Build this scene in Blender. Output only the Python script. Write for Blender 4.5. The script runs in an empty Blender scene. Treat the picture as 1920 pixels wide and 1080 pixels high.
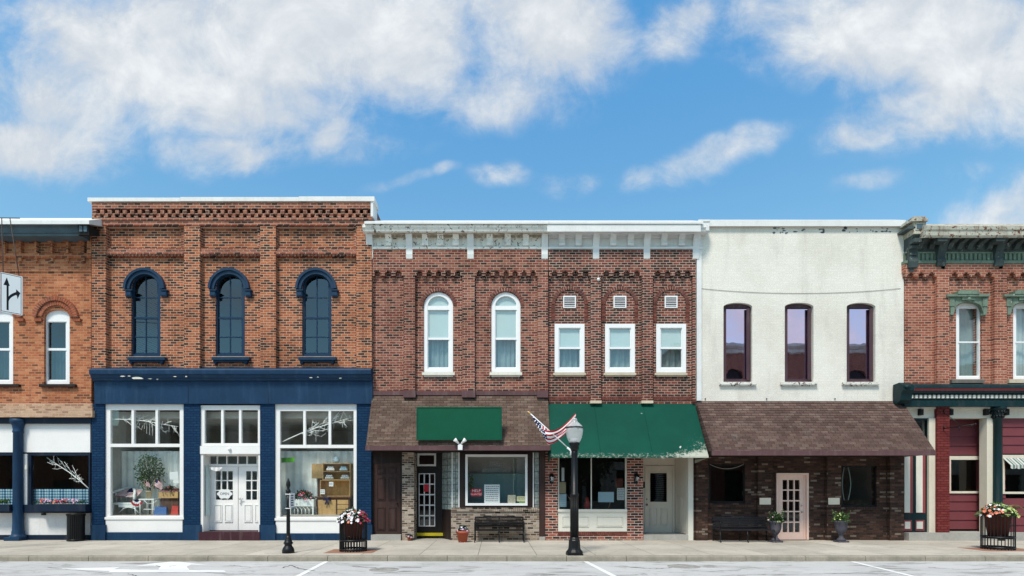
import bpy, math, random
from mathutils import Vector, Matrix
from mathutils.geometry import tessellate_polygon
R = math.radians
rnd = random.Random(7)
sc = bpy.context.scene
C = sc.collection

# ------------------------------------------------------------------ camera, world, sun, exposure
D = 17.0            # metres from the lens to the row of fronts (the fronts stand at y = 0)
S = 62.0            # photo pixels per metre at the fronts
F = D * S
EYE = 1.62
VPX, VPY = 930.0, 920.0
cam = bpy.data.cameras.new('camera'); co = bpy.data.objects.new('camera', cam); C.objects.link(co)
co.location = (0, -D, EYE); co.rotation_euler = (R(90), 0, 0)
cam.sensor_width = 36; cam.lens = 36 * F / 1920
cam.shift_x = (960 - VPX) / 1920; cam.shift_y = (VPY - 540) / 1920
cam.clip_start = 0.05; cam.clip_end = 3000
sc.camera = co

SUN_EL, SUN_AZ = 56.0, 205.0      # azimuth clockwise from +y: behind the camera, a little to the left
sc.view_settings.view_transform = 'Standard'; sc.view_settings.look = 'None'
sc.view_settings.gamma = 1.0; sc.view_settings.use_curve_mapping = False
sc.view_settings.exposure = 0.72

sun = bpy.data.lights.new('sun', 'SUN'); sun.energy = 2.3; sun.angle = R(12); sun.color = (1.0, 0.93, 0.82)
so = bpy.data.objects.new('sun', sun); C.objects.link(so)
sd = Vector((math.sin(R(SUN_AZ)) * math.cos(R(SUN_EL)), math.cos(R(SUN_AZ)) * math.cos(R(SUN_EL)), math.sin(R(SUN_EL))))
so.rotation_euler = sd.to_track_quat('Z', 'Y').to_euler(); so.location = sd * 60

world = bpy.data.worlds.new('World'); sc.world = world; world.use_nodes = True
W = world.node_tree; W.nodes.clear()


class NT:
    """small helper to write node trees"""
    def __init__(s, t): s.t = t
    def n(s, typ, **kw):
        nd = s.t.nodes.new(typ)
        for k, v in kw.items():
            if k.startswith('_'):
                setattr(nd, k[1:], v)
        return nd
    def set(s, sock, v):
        if hasattr(v, 'is_output') or isinstance(v, bpy.types.NodeSocket): s.t.links.new(v, sock)
        else: sock.default_value = v
    def math(s, op, a, b=None, c=None, clamp=False):
        nd = s.t.nodes.new('ShaderNodeMath'); nd.operation = op; nd.use_clamp = clamp
        s.set(nd.inputs[0], a)
        if b is not None: s.set(nd.inputs[1], b)
        if c is not None: s.set(nd.inputs[2], c)
        return nd.outputs[0]
    def vmath(s, op, a, b=None):
        nd = s.t.nodes.new('ShaderNodeVectorMath'); nd.operation = op
        s.set(nd.inputs[0], a)
        if b is not None: s.set(nd.inputs[1], b)
        return nd.outputs['Value'] if op in ('LENGTH', 'DOT_PRODUCT') else nd.outputs[0]
    def mix(s, f, a, b, blend='MIX'):
        nd = s.t.nodes.new('ShaderNodeMix'); nd.data_type = 'RGBA'; nd.blend_type = blend
        s.set(nd.inputs[0], f); s.set(nd.inputs[6], a); s.set(nd.inputs[7], b)
        return nd.outputs[2]
    def noise(s, vec, scale, detail=4, rough=0.55, dist=0.0):
        nd = s.t.nodes.new('ShaderNodeTexNoise')
        nd.inputs['Scale'].default_value = scale; nd.inputs['Detail'].default_value = detail
        nd.inputs['Roughness'].default_value = rough; nd.inputs['Distortion'].default_value = dist
        if vec is not None: s.t.links.new(vec, nd.inputs['Vector'])
        return nd
    def ramp(s, f, stops, interp='LINEAR'):
        nd = s.t.nodes.new('ShaderNodeValToRGB'); cr = nd.color_ramp; cr.interpolation = interp
        while len(cr.elements) < len(stops): cr.elements.new(0.5)
        for e, (p, c) in zip(cr.elements, stops):
            e.position = p; e.color = (*c, 1) if len(c) == 3 else c
        s.set(nd.inputs[0], f)
        return nd.outputs[0]
    def smooth(s, v, a, b, lo=0.0, hi=1.0):
        nd = s.t.nodes.new('ShaderNodeMapRange'); nd.interpolation_type = 'SMOOTHSTEP'
        s.set(nd.inputs[0], v)
        for i, q in enumerate((a, b, lo, hi)): nd.inputs[i + 1].default_value = q
        return nd.outputs[0]
    def sep(s, v):
        nd = s.t.nodes.new('ShaderNodeSeparateXYZ'); s.t.links.new(v, nd.inputs[0]); return nd.outputs
    def comb(s, x, y, z):
        nd = s.t.nodes.new('ShaderNodeCombineXYZ')
        for i, q in enumerate((x, y, z)): s.set(nd.inputs[i], q)
        return nd.outputs[0]


def build_sky():
    k = NT(W)
    tc = k.n('ShaderNodeTexCoord'); d = tc.outputs['Generated']
    sky = k.n('ShaderNodeTexSky'); sky.sky_type = 'NISHITA'; sky.sun_disc = False
    sky.sun_elevation = R(SUN_EL); sky.sun_rotation = R(SUN_AZ); sky.air_density = 1.0; sky.dust_density = 0.6; sky.ozone_density = 2.0
    x, y, z = k.sep(d)
    ay = k.math('MAXIMUM', k.math('ABSOLUTE', y), 0.12)
    u = k.math('DIVIDE', x, ay); v = k.math('DIVIDE', z, ay)
    p0 = k.comb(u, v, 0.0)
    wn = k.noise(p0, 4.5, 3, 0.55); wv = k.vmath('SUBTRACT', wn.outputs['Color'], (0.5, 0.5, 0.5))
    p = k.vmath('ADD', p0, k.vmath('MULTIPLY', wv, (0.16, 0.10, 0.0)))
    blobs = [  # cloud banks: centre and half axes as tangents of the view direction, weight, tilt in degrees
        (330, 100, 310, 135, 1.35, 0), (620, 60, 330, 120, 1.35, 0), (150, 190, 130, 110, 1.05, 0), (450, 180, 250, 80, 1.0, 0), (800, 120, 150, 80, .75, 0), (200, 20, 260, 40, .8, 0),
        (1000, 60, 190, 110, 1.15, 0), (930, 160, 150, 70, .85, 0), (70, 275, 160, 58, 1.0, 0), (410, 275, 120, 46, .95, -4), (520, 265, 110, 40, .6, 0),
        (625, 245, 66, 42, .85, 0), (700, 275, 110, 28, .45, 6), (1280, 45, 85, 60, .75, 20), (1690, 45, 280, 105, 1.3, 0), (1870, 90, 200, 140, 1.3, 0),
        (1750, 200, 190, 66, .9, 14), (1620, 250, 90, 36, .85, 12), (1890, 395, 130, 66, 1.05, 28), (1800, 330, 60, 24, .4, 10), (1325, 290, 135, 32, .8, 17), (1230, 325, 60, 22, .6, 17),
        (940, 330, 60, 26, .65, 6), (1055, 340, 55, 22, .55, 0), (765, 335, 60, 14, .4, 10), (835, 322, 26, 16, .45, 10),
        (1620, 350, 90, 24, .42, 8), (1480, 25, 110, 50, .7, 0), (1400, 105, 40, 30, .5, 40), (-300, 120, 330, 150, 1.1, 0), (2250, 150, 280, 120, 1.1, 0),
        (100, -250, 500, 220, 1.0, 0), (1000, -330, 460, 170, 1.1, 0), (1800, -250, 420, 200, .9, 0), (1560, 610, 420, 85, .95, 0), (300, 560, 380, 70, .6, 0), (930, 590, 260, 70, .75, 0), (2400, 560, 300, 120, .9, 0), (-400, 560, 300, 110, .9, 0), (-500, -900, 900, 420, 1.1, 0), (1900, -900, 1000, 420, 1.0, 0)]  # clouds out of view, added to whiten the light and the window reflections
    acc = None
    for (px, py, rx, ry, w, tilt) in blobs:
        cu, cv = (px - VPX) / F, (VPY - py) / F
        q = k.vmath('SUBTRACT', p, (cu, cv, 0))
        if tilt:
            m = k.n('ShaderNodeVectorRotate'); m.rotation_type = 'Z_AXIS'; m.inputs['Angle'].default_value = -R(tilt)
            W.links.new(q, m.inputs['Vector']); q = m.outputs[0]
        q = k.vmath('MULTIPLY', q, (F / rx, F / ry, 0))
        f = k.math('MULTIPLY', k.smooth(k.vmath('LENGTH', q), 1.75, 0.25), w)
        acc = f if acc is None else k.math('SMOOTH_MAX', acc, f, 0.12)
    fb = k.noise(p0, 7.0, 10, 0.62, 0.35).outputs['Fac']
    fb2 = k.noise(k.vmath('MULTIPLY', p0, (1.0, 1.4, 1)), 17.0, 10, 0.70, 0.6).outputs['Fac']
    t = k.math('ADD', k.math('MULTIPLY', k.math('SUBTRACT', fb, 0.5), 2.1), k.math('MULTIPLY', k.math('SUBTRACT', fb2, 0.5), 0.55))
    # every bank thins out gradually; the noise tears its edge
    lim = k.math('MULTIPLY', t, k.smooth(acc, 0.0, 0.45))
    dens = k.math('ADD', acc, lim)
    mask = k.smooth(k.math('ADD', dens, k.smooth(z, 0.70, 0.80, 0.0, 0.75)), 0.08, 1.22)  # extra cloud overhead, out of view, added to neutralise the blue light
    shade = k.noise(k.vmath('ADD', p0, (3.1, 1.7, 0.4)), 3.2, 5, 0.55, 0.4).outputs['Fac']
    fup = k.noise(k.vmath('ADD', p0, (-0.012, 0.035, 0.0)), 7.0, 10, 0.62, 0.35).outputs['Fac']
    thick = k.math('ADD', k.smooth(dens, 0.7, 1.7), k.math('MULTIPLY', k.math('SUBTRACT', fb, fup), 3.4))
    sh = k.math('ADD', k.math('MULTIPLY', k.math('SUBTRACT', shade, 0.5), 1.3), k.math('MULTIPLY', thick, 0.45), clamp=True)
    ccol = k.ramp(sh, [(0.0, (4.55, 4.85, 5.2)), (0.35, (5.15, 5.42, 5.65)), (0.8, (6.2, 6.45, 6.55))])
    el = k.smooth(z, 0.30, 0.70)
    blue = k.mix(1.0, sky.outputs[0], k.mix(el, (1.08, 1.46, 1.34, 1), (0.78, 1.62, 1.80, 1)), 'MULTIPLY')
    col = k.mix(k.math('MULTIPLY', mask, 0.97), blue, ccol)
    bg = k.n('ShaderNodeBackground'); bg.inputs['Strength'].default_value = 0.09
    W.links.new(col, bg.inputs['Color'])
    out = k.n('ShaderNodeOutputWorld'); W.links.new(bg.outputs[0], out.inputs[0])


build_sky()
world.cycles.sampling_method = 'MANUAL'; world.cycles.sample_map_resolution = 512


# ------------------------------------------------------------------ materials
def srgb(r, g, b):
    f = lambda c: (c / 255 / 12.92) if c / 255 <= 0.04045 else ((c / 255 + 0.055) / 1.055) ** 2.4
    return (f(r), f(g), f(b))


def newmat(name):
    m = bpy.data.materials.new(name); m.use_nodes = True; t = m.node_tree; t.nodes.clear()
    k = NT(t); b = k.n('ShaderNodeBsdfPrincipled'); o = k.n('ShaderNodeOutputMaterial'); t.links.new(b.outputs[0], o.inputs[0])
    k.b = b; k.o = o
    g = k.n('ShaderNodeNewGeometry'); k.P = g.outputs['Position']
    return m, k


def bump(k, h, strength=0.5, dist=0.01):
    nd = k.n('ShaderNodeBump'); nd.inputs['Strength'].default_value = strength; nd.inputs['Distance'].default_value = dist
    k.t.links.new(h, nd.inputs['Height']); k.t.links.new(nd.outputs[0], k.b.inputs['Normal'])


def face_uv(k, sx=1.0):
    x, y, z = k.sep(k.P)
    return k.comb(k.math('ADD', x, y), z, 0.0)


def brick_mat(name, tones, mortar, w=0.195, h=0.0757, ms=0.0088, grime=0.25, bstr=0.7, rough=0.88, stain=None, off=0.0, moff=0.5):
    m, k = newmat(name)
    uv = face_uv(k)
    jit = k.noise(k.P, 9, 2)
    uv = k.vmath('ADD', uv, k.vmath('MULTIPLY', k.vmath('SUBTRACT', jit.outputs['Color'], (.5, .5, .5)), (0.02, 0.012, 0)))
    if off: uv = k.vmath('ADD', uv, (off, 0, 0))
    bt = k.n('ShaderNodeTexBrick'); k.t.links.new(uv, bt.inputs['Vector'])
    bt.inputs['Color1'].default_value = (0, 0, 0, 1); bt.inputs['Color2'].default_value = (1, 1, 1, 1)
    bt.inputs['Mortar'].default_value = (0.5, 0.5, 0.5, 1)
    bt.inputs['Scale'].default_value = 1.0; bt.inputs['Mortar Size'].default_value = ms; bt.inputs['Mortar Smooth'].default_value = 0.1
    bt.inputs['Brick Width'].default_value = w; bt.inputs['Row Height'].default_value = h; bt.offset = moff
    n = len(tones)
    ux, uz, _u = k.sep(uv)
    row = k.math('FLOOR', k.math('DIVIDE', uz, h)); even = k.math('SUBTRACT', 1.0, k.math('FLOORED_MODULO', row, 2.0))
    cid = k.math('FLOOR', k.math('DIVIDE', k.math('ADD', ux, k.math('MULTIPLY', even, moff * w)), w))
    wn = k.n('ShaderNodeTexWhiteNoise'); wn.noise_dimensions = '2D'; k.t.links.new(k.comb(cid, row, 0.0), wn.inputs['Vector'])
    col = k.ramp(wn.outputs['Value'], [(i / n, t) for i, t in enumerate(tones)], 'CONSTANT')
    fine = k.noise(k.P, 38, 3).outputs['Fac']
    big = k.noise(k.P, 0.55, 5, 0.6).outputs['Fac']
    streak = k.noise(k.vmath('MULTIPLY', k.P, (2.2, 2.2, 0.35)), 1.0, 5, 0.6).outputs['Fac']
    col = k.mix(1.0, col, k.ramp(fine, [(0.25, (0.72, 0.72, 0.72)), (0.75, (1.25, 1.25, 1.25))]), 'MULTIPLY')
    col = k.mix(bt.outputs['Fac'], col, (*mortar, 1))
    g = k.math('MULTIPLY', k.smooth(big, 0.40, 0.68), grime)
    col = k.mix(g, col, (0.55, 0.5, 0.47, 1), 'MULTIPLY')
    col = k.mix(k.math('MULTIPLY', k.smooth(streak, 0.5, 0.72), grime), col, (0.5, 0.46, 0.45, 1), 'MULTIPLY')
    if stain: col = k.mix(k.math('MULTIPLY', k.smooth(streak, 0.30, 0.46, 1, 0), 0.5), col, (*stain, 1))
    k.t.links.new(col, k.b.inputs['Base Color']); k.b.inputs['Roughness'].default_value = rough; k.b.inputs['Specular IOR Level'].default_value = .12
    hh = k.math('ADD', k.math('SUBTRACT', 1.0, bt.outputs['Fac']), k.math('MULTIPLY', fine, 0.3))
    bump(k, hh, bstr, 0.02)
    return m


def paint(name, col, rough=0.55, var=0.12, grime=0.15, dirt=(0.35, 0.3, 0.26), chips=None, metal=0.0, scale=1.0, spec=0.22):
    m, k = newmat(name)
    big = k.noise(k.P, 1.6 * scale, 5, 0.6).outputs['Fac']
    fine = k.noise(k.P, 22 * scale, 4, 0.6).outputs['Fac']
    streak = k.noise(k.vmath('MULTIPLY', k.P, (7, 7, 0.7)), 1.0, 5, 0.62).outputs['Fac']
    lo, hi = 1 - var, 1 + var
    c = k.mix(1.0, (*col, 1), k.ramp(big, [(0.3, (lo,) * 3), (0.7, (hi,) * 3)]), 'MULTIPLY')
    c = k.mix(1.0, c, k.ramp(fine, [(0.3, (1 - var * .6,) * 3), (0.7, (1 + var * .6,) * 3)]), 'MULTIPLY')
    c = k.mix(k.math('MULTIPLY', k.smooth(streak, 0.48, 0.75), grime), c, (*dirt, 1))
    if chips:
        cn = k.noise(k.P, 9 * scale, 7, 0.7, 0.6).outputs['Fac']
        c = k.mix(k.smooth(cn, chips[1], chips[1] + 0.02), c, (*chips[0], 1))
    k.t.links.new(c, k.b.inputs['Base Color'])
    k.t.links.new(k.math('ADD', rough - 0.08, k.math('MULTIPLY', fine, 0.16)), k.b.inputs['Roughness'])
    k.b.inputs['Metallic'].default_value = metal; k.b.inputs['Specular IOR Level'].default_value = spec
    bump(k, fine, 0.15, 0.006)
    return m


def glass(name, tint=(0.9, 0.95, 0.95), refl=0.12, gcol=(1, 1, 1), wav=0.0):
    m = bpy.data.materials.new(name); m.use_nodes = True; t = m.node_tree; t.nodes.clear(); k = NT(t)
    tr = k.n('ShaderNodeBsdfTransparent'); tr.inputs[0].default_value = (*tint, 1)
    gl = k.n('ShaderNodeBsdfGlossy'); gl.inputs['Roughness'].default_value = 0.01; gl.inputs['Color'].default_value = (*gcol, 1)
    if wav:
        g = k.n('ShaderNodeNewGeometry'); nz = k.noise(g.outputs['Position'], 1.7, 2)
        bp = k.n('ShaderNodeBump'); bp.inputs['Strength'].default_value = wav; bp.inputs['Distance'].default_value = 0.02
        t.links.new(nz.outputs['Fac'], bp.inputs['Height']); t.links.new(bp.outputs[0], gl.inputs['Normal'])
    ge = k.n('ShaderNodeNewGeometry')                     # Schlick reflectance, the same from both sides of the sheet
    c5 = k.math('POWER', k.math('SUBTRACT', 1.0, k.math('ABSOLUTE', k.vmath('DOT_PRODUCT', ge.outputs['Normal'], ge.outputs['Incoming'])), clamp=True), 5.0)
    f = k.math('ADD', refl, k.math('MULTIPLY', c5, 1.0 - refl), clamp=True)
    mx = k.n('ShaderNodeMixShader'); k.set(mx.inputs[0], f); t.links.new(tr.outputs[0], mx.inputs[1]); t.links.new(gl.outputs[0], mx.inputs[2])
    o = k.n('ShaderNodeOutputMaterial'); t.links.new(mx.outputs[0], o.inputs[0])
    return m


def leaf_mat(name, a, b, sc_=9):
    m, k = newmat(name)
    n = k.noise(k.P, sc_, 3).outputs['Fac']
    c = k.ramp(n, [(0.3, a), (0.7, b)])
    k.t.links.new(c, k.b.inputs['Base Color']); k.b.inputs['Roughness'].default_value = 0.6
    return m


M = {}
# bricks
M['brick_a'] = brick_mat('orange_tan_brick', [(.20, .07, .038), (.42, .13, .058), (.48, .155, .07), (.52, .185, .085), (.40, .118, .052), (.54, .215, .105), (.30, .085, .042), (.45, .14, .062)], (.44, .27, .165), grime=.5)
M['brick_b'] = brick_mat('orange_brown_brick', [(.07, .030, .023), (.31, .085, .038), (.39, .115, .05), (.15, .050, .03), (.43, .14, .064), (.34, .094, .042), (.22, .062, .033), (.41, .13, .058), (.11, .042, .028)], (.54, .38, .27), grime=.65)
M['brick_b_red'] = brick_mat('dark_parapet_brick', [(.09, .04, .033), (.30, .095, .06), (.36, .13, .08), (.22, .07, .05), (.33, .11, .065)], (.48, .33, .25), grime=.55)
M['brick_c'] = brick_mat('red_brown_brick', [(.06, .030, .025), (.22, .060, .040), (.26, .080, .055), (.12, .042, .032), (.29, .105, .072), (.17, .048, .034), (.24, .074, .052), (.31, .125, .08)], (.46, .335, .27), grime=.6)
M['brick_d'] = brick_mat('dark_red_brick', [(.05, .027, .023), (.17, .045, .032), (.22, .064, .045), (.09, .034, .027), (.25, .082, .058), (.14, .04, .029), (.085, .034, .027)], (.48, .37, .305), grime=.6, off=.07)
M['brick_f'] = brick_mat('red_brick', [(.16, .055, .038), (.31, .09, .055), (.37, .122, .076), (.27, .078, .05), (.40, .145, .09), (.34, .105, .064), (.30, .085, .053)], (.50, .36, .28), grime=.5)
M['brick_tan'] = brick_mat('tan_ledge_brick', [(.35, .20, .125), (.52, .33, .21), (.58, .38, .25), (.44, .26, .165), (.55, .35, .235)], (.52, .40, .30), grime=.3)
M['brick_shop'] = brick_mat('shop_front_red_brick', [(.10, .035, .03), (.27, .075, .05), (.33, .10, .065), (.22, .06, .045), (.045, .025, .025)], (.56, .47, .40), h=.079, w=.225, ms=.009, grime=.2)
M['brick_stone'] = brick_mat('pale_mixed_stone_brick', [(.05, .038, .03), (.32, .25, .195), (.25, .185, .145), (.42, .35, .28), (.17, .12, .09), (.35, .28, .225), (.10, .07, .055)], (.44, .385, .32), h=.066, w=.18, ms=.008, grime=.3)
M['brick_rustic'] = brick_mat('rustic_dark_brick', [(.045, .026, .02), (.10, .05, .036), (.065, .034, .026), (.13, .07, .05), (.085, .042, .032), (.05, .03, .024), (.075, .04, .03), (.11, .06, .042), (.06, .035, .026), (.045, .026, .02), (.10, .055, .04), (.065, .034, .026), (.08, .042, .032), (.05, .03, .024), (.22, .165, .13)], (.06, .046, .04), grime=.3, h=.07, w=.2)
M['brick_navy'] = brick_mat('navy_painted_brick', [srgb(17, 50, 82), srgb(21, 56, 88), srgb(19, 53, 85)], srgb(12, 38, 66), grime=.15, bstr=1.0, rough=.6)
M['brick_white'] = brick_mat('white_painted_brick', [(.745, .71, .635), (.775, .74, .665), (.76, .725, .65)], (.72, .685, .61), grime=.26, bstr=.16, rough=.7)
M['brick_redpaint'] = brick_mat('red_painted_brick', [srgb(116, 50, 48), srgb(122, 56, 53), srgb(110, 46, 45)], srgb(88, 36, 36), grime=.2, bstr=.9, rough=.6)
M['vouss'] = paint('arch_brick', (.29, .085, .042), .88, .45, .25, (.1, .05, .04), scale=5)
M['vouss_c'] = paint('arch_brick_red', (.15, .05, .038), .88, .5, .25, (.07, .04, .035), scale=5)
M['mortar'] = paint('arch_mortar', (.50, .39, .32), .9, .15, .2)
# paints
M['navy'] = paint('navy_paint', srgb(21, 52, 81), .5, .16, .14, (.09, .17, .27), scale=.8)
M['navy_win'] = paint('navy_window_paint', srgb(22, 50, 76), .45, .1, .05)
M['navy_dark'] = paint('dark_navy_paint', srgb(18, 34, 54), .5, .12, .05)
M['white'] = paint('white_paint', (.80, .79, .77), .5, .04, .06, (.55, .53, .5))
M['white_vinyl'] = paint('white_vinyl', (.80, .80, .80), .4, .02, .03, (.6, .6, .58))
M['white_cap'] = paint('white_metal_coping', (.70, .695, .68), .55, .06, .22, (.45, .43, .40))
M['white_peel'] = paint('peeling_white_paint', (.78, .755, .70), .7, .10, .35, (.30, .25, .20), chips=((.17, .13, .10), .575))
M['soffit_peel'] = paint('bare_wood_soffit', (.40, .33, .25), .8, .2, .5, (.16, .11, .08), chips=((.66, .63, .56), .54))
M['white_grey'] = paint('weathered_white_paint', (.70, .70, .69), .6, .08, .25, (.42, .40, .37), chips=((.3, .27, .23), .69))
M['cream'] = paint('cream_paint', (.66, .61, .50), .6, .06, .18, (.34, .27, .18))
M['cream_door'] = paint('grey_cream_paint', (.66, .59, .49), .6, .05, .12, (.3, .26, .2))
M['cream_panel'] = paint('ivory_paint', (.70, .68, .60), .6, .04, .1, (.4, .36, .3))
M['maroon_trim'] = paint('maroon_brown_trim', srgb(92, 66, 68), .6, .12, .15)
M['brown_door'] = paint('brown_door_paint', srgb(60, 42, 38), .5, .08, .08)
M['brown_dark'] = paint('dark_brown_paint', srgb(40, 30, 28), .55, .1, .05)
M['black_door'] = paint('black_brown_paint', srgb(24, 20, 19), .5, .1, .02)
M['maroon_step'] = paint('maroon_painted_step', srgb(64, 36, 44), .7, .15, .2)
M['pink'] = paint('dusty_pink_paint', srgb(236, 204, 190), .5, .05, .08, (.5, .4, .32))
M['purple_trim'] = paint('purple_brown_paint', srgb(76, 56, 62), .55, .12, .15)
M['green_sign'] = paint('green_sign_face', srgb(0, 78, 54), .55, .08, .05, srgb(0, 70, 52))
M['green_dark'] = paint('dark_green_paint', srgb(14, 42, 46), .45, .12, .05)
M['green_white_rust'] = paint('verdigris_paint', srgb(112, 130, 114), .75, .25, .55, srgb(74, 66, 54), chips=(srgb(176, 182, 168), .64))
M['green_cornice'] = paint('weathered_green_cornice', srgb(66, 76, 76), .75, .3, .4, srgb(46, 42, 42), chips=(srgb(120, 132, 126), .62))
M['rust_cream'] = paint('rusty_cream_metal', srgb(176, 174, 160), .75, .2, .85, srgb(110, 66, 44), chips=(srgb(104, 58, 38), .565))
M['slate_metal'] = paint('slate_blue_metal', srgb(80, 98, 108), .5, .2, .3, (.1, .1, .11), scale=1.5)
M['siding'] = paint('maroon_siding', srgb(112, 58, 63), .6, .08, .12, srgb(96, 50, 54))
M['maroon_stripe'] = paint('maroon_stripe', srgb(140, 66, 68), .6, .08, .1)
M['black_metal'] = paint('black_painted_metal', srgb(13, 14, 17), .42, .15, .02, spec=.32)
M['black_flat'] = paint('dark_metal', srgb(26, 25, 26), .6, .15, .05)
M['iron_blue'] = paint('blue_black_iron', srgb(36, 38, 44), .45, .15, .05)
M['urn'] = paint('grey_urn_stone', srgb(76, 74, 84), .75, .15, .2)
M['grey_sill'] = paint('grey_stone', srgb(104, 98, 92), .8, .15, .25)
M['sill_tan'] = paint('tan_stone_sill', (.56, .48, .36), .8, .12, .3, (.35, .26, .16))
M['sill_white'] = paint('white_stone_sill', (.72, .69, .60), .8, .08, .2)
M['sill_peel'] = paint('peeling_sill', (.70, .68, .62), .8, .1, .3, (.2, .12, .1), chips=((.14, .08, .07), .56))
M['step_stone'] = paint('step_stone', (.36, .35, .32), .85, .15, .3)
M['yellow'] = paint('yellow_threshold', srgb(196, 178, 30), .6, .15, .2)
M['terracotta'] = paint('terracotta', srgb(170, 88, 66), .75, .1, .1)
M['red_pot'] = paint('dark_terracotta', srgb(98, 52, 42), .75, .12, .15)
M['plaque_cream'] = paint('cream_plaque', (.84, .74, .60), .7, .04, .05)
M['sign_white'] = paint('white_sign_sheet', (.90, .90, .89), .5, .02, .02)
M['soil'] = paint('soil', (.04, .03, .02), .95, .3, .1)
M['wicker'] = paint('white_wicker', (.80, .83, .80), .6, .12, .1, (.4, .4, .38))
M['pine'] = paint('pine_wood', (.52, .33, .14), .6, .25, .3, (.2, .1, .04))
M['wood_dark'] = paint('dark_wood', (.10, .05, .03), .6, .25, .2)
M['paper'] = paint('paper', (.74, .76, .76), .8, .02, .03)
M['paper_blue'] = paint('pale_blue_paper', (.45, .62, .72), .8, .03, .02)
M['paper_yellow'] = paint('pale_yellow_paper', (.72, .66, .38), .8, .05, .03)
M['paper_tan'] = paint('tan_paper', (.46, .38, .24), .8, .1, .05)
M['ink'] = paint('dark_ink', (.10, .11, .14), .7, .1, .0)
M['red_card'] = paint('red_card', srgb(190, 38, 52), .6, .05, .02)
M['red_cloth'] = paint('red_cloth', srgb(170, 34, 48), .8, .1, .02)
M['blue_cloth'] = paint('flag_blue_cloth', srgb(40, 42, 84), .8, .1, .02)
M['white_cloth'] = paint('white_cloth', (.80, .78, .77), .8, .05, .02)
M['blue_bag'] = paint('blue_bag_cloth', srgb(74, 108, 160), .7, .1, .02)
M['red_bag'] = paint('red_bag_cloth', srgb(190, 70, 62), .7, .1, .02)
M['lime'] = paint('lime_green_cloth', srgb(96, 176, 52), .8, .1, .02)
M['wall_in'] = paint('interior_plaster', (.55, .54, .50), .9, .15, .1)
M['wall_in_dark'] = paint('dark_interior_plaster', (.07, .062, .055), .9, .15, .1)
M['teal_in'] = paint('teal_interior_wall', (.22, .36, .36), .9, .12, .1)
M['roof'] = paint('roofing_felt', (.08, .08, .085), .9, .2, .2)
M['blind'] = paint('pale_roller_blind', (.47, .58, .58), .8, .03, .03)
M['lantern_glass'] = paint('frosted_glass', (.72, .76, .75), .25, .03, .03)
M['brass'] = paint('dull_brass', (.28, .17, .07), .4, .15, .1, metal=.8)
M['chrome'] = paint('satin_steel', (.5, .5, .5), .3, .1, .05, metal=.9)
M['gold'] = paint('gold_finial', (.7, .45, .16), .4, .1, .05)
M['stone_far'] = brick_mat('grey_ashlar', [(.50, .49, .46), (.58, .57, .54), (.54, .53, .50)], (.34, .34, .32), w=.9, h=.4, ms=.012, grime=.4)
M['brick_far'] = brick_mat('courthouse_brick', [(.20, .06, .042), (.27, .085, .06), (.23, .07, .05)], (.32, .25, .2), grime=.4)
M['leaf'] = leaf_mat('green_leaves', (.018, .05, .012), (.07, .15, .03), 14)
M['leaf_dark'] = leaf_mat('dark_green_leaves', (.010, .03, .010), (.035, .085, .022), 10)
M['leaf_lime'] = leaf_mat('lime_leaves', (.28, .40, .08), (.58, .68, .28), 14)
M['leaf_brown'] = leaf_mat('dry_grass_blades', (.24, .16, .06), (.42, .33, .16), 14)
M['fl_white'] = leaf_mat('white_petals', (.74, .72, .72), (.82, .80, .82), 30)
M['fl_pink'] = leaf_mat('pink_petals', (.62, .26, .40), (.75, .50, .60), 30)
M['fl_red'] = leaf_mat('crimson_petals', (.38, .015, .05), (.60, .05, .13), 30)
M['fl_purple'] = leaf_mat('purple_petals', (.03, .02, .07), (.07, .045, .14), 30)
M['fl_coral'] = leaf_mat('coral_petals', (.62, .12, .06), (.74, .27, .16), 30)
M['fl_lilac'] = leaf_mat('lilac_petals', (.46, .34, .55), (.70, .58, .74), 30)
M['bark'] = paint('bark', (.10, .07, .05), .9, .3, .2, scale=3)
M['birch'] = paint('white_painted_twigs', (.86, .86, .84), .7, .1, .05)
# glass
M['glass'] = glass('shop_glass', (.97, 1.0, .99), .085, wav=.03)
M['glass_dark'] = glass('dark_shop_glass', (.72, .76, .76), .06, wav=.03)
M['glass_up'] = glass('upper_window_glass', (.95, .985, .975), .12, wav=.06)
M['glass_navy'] = glass('deep_window_glass', (.30, .36, .40), .10, (.85, .95, 1.0), wav=.10)
M['glass_purple'] = glass('purple_tinted_glass', (.22, .16, .24), .80, (.86, .74, .95), wav=.05)
M['glass_lamp'] = glass('lamp_globe_glass', (.88, .92, .92), .22)


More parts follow.
